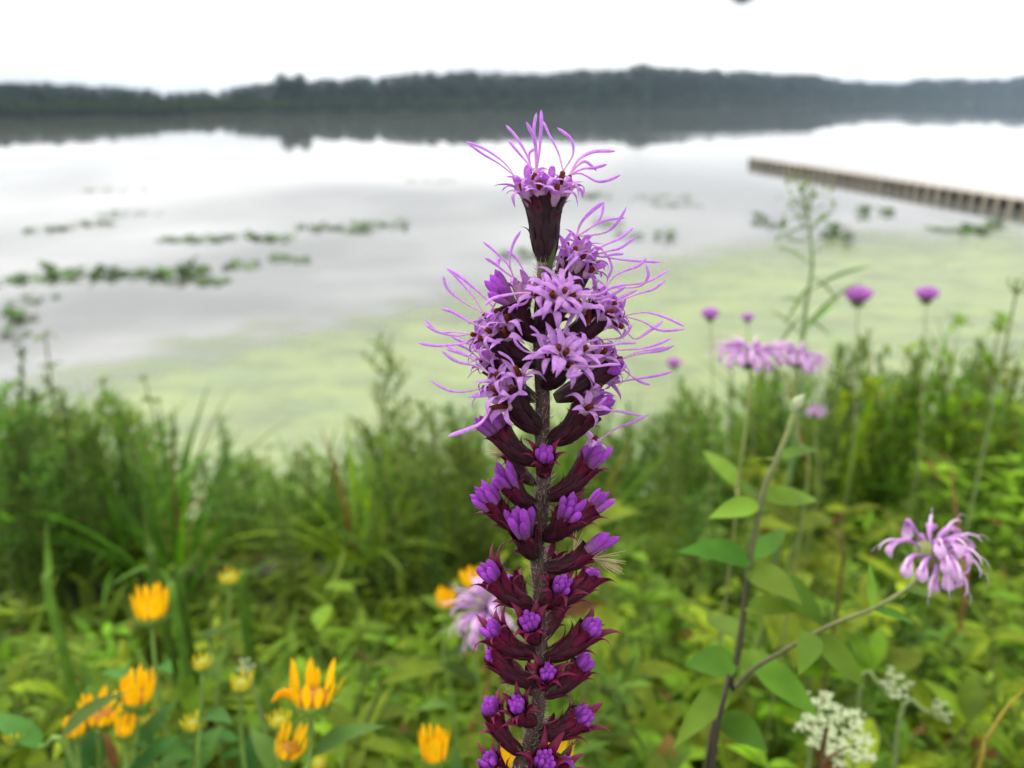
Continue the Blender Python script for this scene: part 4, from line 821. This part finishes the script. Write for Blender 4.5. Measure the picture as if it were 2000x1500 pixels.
# open heads: base, mouth, depth of the mouth in front (-) or behind (+) the axis in mm, radii in picture pixels, florets (x, y, mm), styles (picture paths)
OPEN = [
 dict(b=(1066, 516), m=(1062, 388), z=-1, rb=25, rm=33, red=.1, fl=[(1014, 360, 0), (1040, 352, -4), (1054, 368, -7), (1094, 360, -4), (1112, 362, 2), (1076, 350, 4), (1030, 350, 5), (1086, 374, -7), (1022, 372, -5), (1068, 358, -2)],
  st=[[(1005, 344), (975, 320), (940, 299), (911, 276)], [(1005, 344), (985, 318), (950, 293), (911, 276)], [(1037, 330), (1030, 305), (1010, 270), (988, 244)], [(1047, 338), (1025, 312), (1006, 290), (993, 273)], [(1055, 350), (1048, 300), (1042, 268), (1028, 238)], [(1045, 330), (1045, 290), (1043, 250), (1048, 220)],
      [(1055, 350), (1053, 300), (1057, 250), (1057, 214)], [(1100, 334), (1090, 297), (1072, 262), (1061, 236)], [(1104, 332), (1119, 302), (1115, 272), (1088, 249)], [(1112, 342), (1130, 312), (1160, 296), (1203, 295)], [(1112, 340), (1138, 330), (1160, 328), (1186, 321)], [(1116, 346), (1130, 322), (1145, 316), (1166, 334)], [(1116, 346), (1135, 339), (1165, 354), (1188, 352), (1213, 341)], [(1031, 325), (1034, 300), (1048, 289)]]),
 dict(b=(1090, 598), m=(1126, 518), z=8, rb=20, rm=30, red=.3, fl=[(1108, 486, 8), (1134, 476, 8), (1150, 488, 8), (1160, 506, 8), (1162, 522, 6), (1122, 496, 2), (1148, 532, 4), (1100, 506, 6), (1136, 508, 2)],
  st=[[(1126, 462), (1135, 435), (1158, 410), (1180, 394)], [(1128, 464), (1150, 448), (1173, 425), (1180, 394)], [(1145, 466), (1158, 442), (1185, 430), (1222, 425)], [(1146, 466), (1180, 455), (1205, 435), (1224, 404)], [(1161, 498), (1175, 482), (1210, 465), (1238, 444)], [(1163, 496), (1190, 490), (1212, 484), (1242, 462)], [(1158, 514), (1175, 502), (1198, 497), (1219, 496)], [(1176, 510), (1205, 506), (1250, 510), (1293, 512)], [(1150, 475), (1178, 490), (1195, 520), (1185, 548)], [(1086, 535), (1090, 510), (1100, 480), (1117, 452)], [(1095, 538), (1109, 522), (1112, 500), (1106, 474)]]),
 dict(b=(1052, 665), m=(1002, 590), z=-2, rb=19, rm=27, red=.35, fl=[(1010, 556, 2), (1032, 556, 2)], buds=[(946, 548, -3), (957, 536, 1), (967, 526, 2), (952, 572, -6), (975, 556, -6)],
  st=[[(1004, 544), (990, 515), (965, 490), (942, 471)], [(1003, 542), (995, 510), (1003, 475), (1017, 451)], [(1030, 544), (1015, 515), (1003, 500), (988, 488)], [(1000, 548), (978, 525), (972, 513), (977, 504)], [(998, 548), (970, 518), (947, 503)]]),
 dict(b=(1060, 640), m=(1084, 586), z=-12, rb=19, rm=28, red=.2, fl=[(1050, 572, -13), (1086, 598, -19), (1112, 578, -16), (1096, 548, -11), (1068, 556, -12), (1122, 594, -14), (1078, 578, -19), (1100, 572, -18)],
  st=[[(1037, 572), (1010, 573), (965, 582), (947, 597)], [(1037, 574), (1026, 592), (1004, 598), (993, 612)], [(1126, 575), (1165, 576), (1195, 562), (1225, 555)], [(1126, 577), (1165, 583), (1198, 574), (1222, 560)], [(1098, 540), (1110, 520), (1130, 500)]]),
 dict(b=(1078, 672), m=(1178, 604), z=-3, rb=20, rm=28, red=.25, fl=[(1178, 576, 0), (1194, 592, -5), (1204, 604, -2), (1206, 618, 0), (1166, 578, 2), (1186, 612, -8), (1152, 592, -7), (1198, 630, -4)],
  st=[[(1182, 562), (1205, 536), (1245, 520), (1263, 504)], [(1188, 572), (1230, 556), (1265, 550), (1307, 527)], [(1204, 590), (1245, 574), (1275, 565), (1300, 547)], [(1190, 572), (1245, 560), (1266, 540), (1262, 518)], [(1218, 617), (1260, 610), (1300, 620), (1338, 638)], [(1218, 617), (1255, 628), (1290, 645), (1338, 643)], [(1150, 634), (1170, 612), (1200, 588), (1245, 566)], [(1218, 640), (1240, 662), (1270, 645), (1296, 626)]]),
 dict(b=(1046, 712), m=(968, 648), z=-3, rb=20, rm=27, red=.15, fl=[(952, 622, 0), (976, 616, -2), (958, 648, -6), (932, 656, 0), (936, 668, -2), (986, 652, -7), (948, 664, -5), (992, 628, -5)],
  st=[[(966, 604), (945, 580), (905, 545), (874, 524)], [(944, 612), (925, 580), (890, 540), (872, 523)], [(942, 614), (905, 590), (875, 565), (865, 538)], [(948, 642), (920, 630), (885, 610), (862, 602)], [(919, 652), (890, 648), (855, 648), (829, 621)], [(923, 664), (890, 656), (855, 648), (829, 634)], [(923, 666), (895, 672), (850, 675), (816, 669)]]),
 dict(b=(1064, 752), m=(1100, 692), z=-13, rb=20, rm=28, red=.2, fl=[(1072, 690, -15), (1100, 664, -13), (1140, 682, -15), (1112, 710, -19), (1090, 684, -19), (1086, 666, -13), (1130, 704, -17), (1104, 690, -20)],
  st=[[(1066, 686), (1032, 688), (1012, 675), (1003, 660)], [(1064, 676), (1052, 652), (1035, 636)], [(1100, 650), (1110, 630), (1125, 605)], [(1108, 662), (1138, 666), (1155, 666), (1170, 660)], [(1148, 676), (1190, 674), (1215, 670), (1244, 670)], [(1118, 714), (1160, 716), (1190, 712), (1212, 712)], [(1114, 720), (1108, 733), (1120, 734), (1138, 728)]]),
 dict(b=(1084, 778), m=(1180, 710), z=3, rb=20, rm=28, red=.2, fl=[(1188, 688, 3), (1206, 702, 0), (1190, 740, 4), (1164, 674, 4), (1200, 718, 0), (1176, 692, -3)], buds=[(1222, 712, -3), (1214, 726, -4)],
  st=[[(1166, 664), (1210, 660), (1225, 650), (1235, 632)], [(1200, 684), (1250, 681), (1285, 672), (1312, 659)], [(1216, 700), (1255, 690), (1290, 685), (1318, 674)], [(1216, 702), (1252, 686), (1284, 682), (1302, 678)], [(1200, 750), (1230, 742), (1280, 734), (1315, 725)], [(1206, 712), (1235, 735), (1250, 745), (1270, 752)]]),
 dict(b=(1056, 842), m=(990, 752), z=-8, rb=21, rm=28, red=.2, fl=[(976, 738, -10), (1016, 732, -11), (984, 792, -12), (952, 758, -5), (966, 740, -8), (1002, 762, -12), (970, 764, -12)],
  st=[[(957, 731), (930, 715), (890, 705), (862, 685)], [(958, 729), (925, 703), (900, 690), (872, 682)], [(943, 757), (910, 765), (875, 762), (839, 742)], [(958, 797), (940, 825), (910, 840), (875, 852)], [(1005, 715), (995, 700), (972, 686)]]),
 dict(b=(1046, 780), m=(968, 712), z=7, rb=17, rm=24, red=.2, fl=[(952, 698, 7), (966, 692, 7), (946, 708, 7), (976, 702, 5)], st=[[(953, 690), (930, 676), (898, 665), (880, 655)], [(938, 702), (905, 690), (870, 675)], [(940, 700), (910, 680), (888, 670)]]),
 dict(b=(1070, 862), m=(1146, 802), z=-7, rb=20, rm=26, red=.4, fl=[(1147, 794, -12), (1166, 762, -3)], buds=[(1198, 772, -4), (1202, 782, -8), (1196, 798, -8), (1180, 760, -2), (1186, 788, -10)], st=[[(1160, 793), (1185, 800), (1220, 805), (1253, 812)], [(1150, 795), (1170, 790), (1185, 775)]]),
]
for hi, h in enumerate(OPEN):
    sd0 = 1000 + 40 * hi
    base = W(*h['b'], sd_(h['b'][1])); mouth = W(*h['m'], sd_(h['m'][1]) + h['z'] / 1000)
    hd, ax, s1, Ln = involucre('open', base, mouth, h['rb'] * U0, h['rm'] * U0, h['red'], sd0, 10 if hi == 0 else 6, 36 if hi == 0 else 27, .02 if hi == 0 else .1)
    FL = [W(x, y, sd_(y) + z / 1000) for x, y, z in h['fl']]
    core = base * .35 + mouth * .65
    tips = {}
    sts = []
    for k, path in enumerate(h['st']):
        sx, sy = path[0]; j = min(range(len(FL)), key=lambda q: (h['fl'][q][0] - sx) ** 2 + (h['fl'][q][1] - sy) ** 2)
        d0 = float((FL[j] - CAM) @ FWD); tip3 = tips.get(j)
        if tip3 is None: tip3 = W(sx, sy, d0 - .001); tips[j] = tip3
        dz = random.uniform(-.007, .006); pts = [tip3] + [W(x, y, d0 - .001 + dz * (q + 1) / (len(path) - 1)) for q, (x, y) in enumerate(path[1:])]
        sts.append(pts)
    for j, m3 in enumerate(FL):
        d = nrm(nrm(m3 - core) + ax * .35)
        floret(hd, m3, d, sd0 + j, tips.get(j), random.uniform(1.0, 1.18), min(60, max(34, np.linalg.norm(m3 - core) / U0 * .95)))
    for pts in sts: style(hd, pts, random.uniform(.9, 1.15))
    for k, (x, y, z) in enumerate(h.get('buds', [])):
        e = W(x, y, sd_(y) + z / 1000); c = core * .55 + mouth * .45 + (e - core) * .12; d = nrm(e - c); bud(hd, c, d, np.linalg.norm(e - c), U0 * random.uniform(8.5, 10), .8, sd0 + k)

# budded heads: base, mouth, mm, radius px, buds, bud length px, bud radius px, redness, bract length
BUDS = [
 ((1052, 905), (972, 838), -2, 24, 9, 50, 9.5, .35, 34), ((1062, 975), (1150, 905), -4, 23, 6, 54, 10.5, .55, 36), ((1060, 925), (1064, 890), -11, 19, 7, 26, 9.5, .8, 30),
 ((1044, 945), (1002, 895), 7, 16, 4, 42, 8, .3, 30), ((1048, 990), (995, 945), -5, 21, 8, 48, 9.5, .5, 32), ((1046, 1040), (962, 985), -3, 21, 8, 48, 9.5, .6, 36),
 ((1047, 1085), (1022, 1036), -9, 24, 7, 62, 11, .35, 34), ((1062, 1050), (1110, 1002), -10, 24, 9, 44, 9.5, .65, 38), ((1066, 1045), (1156, 990), 4, 20, 7, 46, 8.5, .8, 34),
 ((1056, 1110), (1150, 1075), -3, 20, 3, 66, 11.5, .6, 36), ((1048, 1185), (962, 1127), -4, 23, 9, 34, 8.5, .7, 46), ((1056, 1178), (1096, 1146), -9, 22, 10, 28, 8, .75, 42),
 ((1058, 1185), (1152, 1128), 5, 20, 7, 26, 7.5, .75, 44), ((1050, 1250), (1034, 1216), -11, 20, 10, 24, 8, .95, 44), ((1050, 1278), (966, 1236), -4, 23, 10, 30, 8.5, .95, 48),
 ((1054, 1285), (1150, 1230), -3, 24, 10, 30, 8.5, .75, 46), ((1056, 1338), (962, 1276), -2, 22, 7, 12, 8, .8, 40), ((1056, 1335), (1068, 1314), -11, 18, 9, 20, 7.5, .95, 40),
 ((1052, 1360), (1136, 1300), 0, 21, 7, 30, 8.5, .85, 40), ((1028, 1478), (960, 1385), -2, 19, 9, 26, 8, .9, 42), ((1046, 1410), (1010, 1378), -10, 19, 10, 22, 7.5, .9, 42),
 ((1046, 1432), (1134, 1402), -4, 25, 10, 26, 8.5, .85, 46), ((1022, 1530), (956, 1488), -5, 22, 11, 20, 7.5, .95, 46), ((1030, 1515), (1062, 1486), -11, 22, 11, 22, 8, .95, 46), ((1026, 1535), (1104, 1492), -2, 22, 8, 16, 8, .9, 50),
 ((1050, 1145), (1075, 1085), 9, 18, 5, 14, 7, .8, 34), ((1054, 1250), (1085, 1195), 9, 18, 5, 12, 7, .8, 36), ((1030, 1465), (1075, 1415), 9, 18, 5, 10, 7, .9, 36), ((1048, 1355), (1030, 1320), 9, 18, 5, 10, 7, .9, 34), ((1046, 1205), (1005, 1130), 9, 17, 5, 14, 7, .8, 34),
 ((1012, 1640), (930, 1585), -2, 22, 9, 22, 8, .9, 46), ((1012, 1640), (1100, 1590), -2, 22, 9, 22, 8, .9, 46), ((1012, 1620), (1010, 1590), -12, 20, 9, 22, 8, .9, 46)]
heads = []
for hi, (bb, mm, z, r_, nb, bl, br, red, bl2) in enumerate(BUDS):
    base = W(*bb, sd_(bb[1])); mouth = W(*mm, sd_(mm[1]) + z / 1000); sd0 = 5000 + 60 * hi; rr = np.random.default_rng(sd0)
    hd, ax, s1, Ln = involucre('bud', base, mouth, r_ * U0 * .74, r_ * U0 * .9, red, sd0, 8 if hi < 10 else 9, bl2 * 1.02)
    s2 = np.cross(ax, s1); s1 = np.cross(s2, ax); heads.append(hd)
    for k in range(nb):
        a = k * 2.4 + hi; q = sqrt((k + .3) / nb); rd = s1 * cos(a) + s2 * sin(a); inn = U0 * 26
        c = mouth - ax * inn + rd * U0 * (r_ - br * .9) * q * .85; d = nrm(ax + rd * .28 * q * (1.25 if bl > 40 else .7)); Lb = inn + U0 * bl * rr.uniform(.72, 1.12) * (1 - .18 * q * q)
        bud(hd, c, d, Lb, U0 * br * rr.uniform(.72, .88), .8 if bl > 40 else .6, sd0 + k)
# opened florets on two budded heads, and tufts of bristles
hd = heads[1]; m3 = W(1158, 862, sd_(862) - .003); tp = W(1174, 852, sd_(862) - .003); floret(hd, m3, nrm(UP * .7 + RIGHT * .5 - FWD * .2), 9001, None, 1.0, 52)
style(hd, [m3 + RIGHT * U0 * 8, W(1205, 836, sd_(862) - .004), W(1235, 825, sd_(862) - .006), W(1266, 810, sd_(862) - .007)], 1.1)
def tuft(hd, c, d, n, ln, sp, seed):
    r = np.random.default_rng(seed); b = MB()
    for k in range(n):
        v = nrm(d + r.normal(0, sp, 3)); L1 = ln * U0 * r.uniform(.6, 1.1); b.tube(np.array([c, c + v * L1 * .5 + r.normal(0, 1, 3) * U0, c + v * L1]), U0 * np.array([.9, .8, .3]), S(214, 200, 150), 4)
    b.build('bristle_tuft', M_hair, hd, ROOT, kind='stuff')
tuft(heads[3], W(1000, 890, sd_(890) + .006), nrm(-RIGHT + UP * .25), 26, 52, .22, 1); tuft(heads[9], W(1155, 1090, sd_(1090) - .004), nrm(RIGHT - UP * .25), 34, 66, .22, 2); tuft(heads[9], W(1120, 1075, sd_(1075) - .008), nrm(RIGHT * .2 + UP), 10, 40, .2, 3); tuft(heads[5], W(955, 985, sd_(985) - .004), nrm(-RIGHT - UP * .1), 10, 26, .2, 4)
# narrow green leaves of the spike
for (x0, y0, x1, y1, hw, z) in [(1066, 545, 1088, 470, 6, -5), (1052, 700, 1062, 630, 5, -5), (1060, 1020, 1110, 1000, 4, -6), (1052, 1100, 1030, 1040, 9, -6), (1050, 1180, 1092, 1160, 5, -6), (1066, 1270, 1160, 1256, 4, 2), (1068, 1350, 1150, 1315, 5, 1), (1020, 1470, 938, 1392, 4, 1), (1036, 1440, 1140, 1428, 3, 2), (1070, 1500, 1140, 1432, 3, -4), (1062, 985, 1160, 940, 4, 4), (1050, 1010, 980, 1000, 3, 3), (1058, 880, 1035, 820, 4, 5)]:
    one_leaf(W(x0, y0, sd_(y0) - .003), W(x1, y1, sd_(y1) + z / 1000), hw * U0, -FWD + UP * .3, .35, S(78, 92, 56), seg=7, peak=.3, fold=.3).build('leaf', M_leaf, star, ROOT)
for k in range(26):                                           # grassy leaves on the stem below the spike
    q = 101 + int(k * .66); c = P[min(118, q)]; a = k * 2.4; dv = np.array([cos(a), sin(a) * .8 + .25, .55]); b = MB(); b.leaves(c, dv, [0, 0, 1], .10 + .003 * k, .0035, .7, S(84, 110, 52), seg=7, peak=.3); b.build('leaf', M_leaf, star, ROOT)

# ------------------------------------------------------------------ the bird at the top of the sky
c = W(1450, -29, 26.0); bd = thing('bird', c, 'dark bird flying high over the lake', 'bird')
u_ = 26.0 / F; b = MB(); ax = nrm(RIGHT + FWD * .3)
b.tube(np.array([c - ax * u_ * 30, c - ax * u_ * 22, c - ax * u_ * 8, c + ax * u_ * 10, c + ax * u_ * 26, c + ax * u_ * 36, c + ax * u_ * 46]), u_ * np.array([6, 12, 24, 26, 17, 13, 2]) * 1.25, S(44, 46, 54), 10); b.build('body', M_dark, bd, c)
for s_ in (-1, 1):
    b = MB(); q = np.cross(ax, UP) * s_; b.tube(bez([c + ax * u_ * 10 + UP * u_ * 8, c + q * u_ * 60 + UP * u_ * 50, c + q * u_ * 120 + UP * u_ * 40 - ax * u_ * 30], 8), u_ * np.array([22, 24, 24, 22, 20, 16, 10, 2]), S(50, 52, 60), 8, flat=.12, side=ax); b.build('wing', M_dark, bd, c)
b = MB(); b.tube(np.array([c - ax * u_ * 26, c - ax * u_ * 50, c - ax * u_ * 72]), u_ * np.array([8, 13, 16]), S(44, 46, 54), 8, flat=.15, side=np.cross(ax, UP)); b.build('tail', M_dark, bd, c)

# ------------------------------------------------------------------ haze over the lake
def haze():
    b = MB(); b.box((-1600, -320, -4.0), (1600, 3050, 48.0), np.array([1, 1, 1.0]))
    m = bpy.data.materials.new('haze_air'); m.use_nodes = True; t = m.node_tree; t.nodes.clear()
    o = t.nodes.new('ShaderNodeOutputMaterial'); vo = t.nodes.new('ShaderNodeVolumePrincipled')
    vo.inputs['Color'].default_value = (0.62, 0.78, 1.0, 1); vo.inputs['Density'].default_value = 0.00026
    t.links.new(vo.outputs[0], o.inputs['Volume'])
    tag(b.build('haze', m, kind='stuff', smooth=False), 'thin pale haze lying over the lake and far shore', 'haze', kind='stuff')
haze()
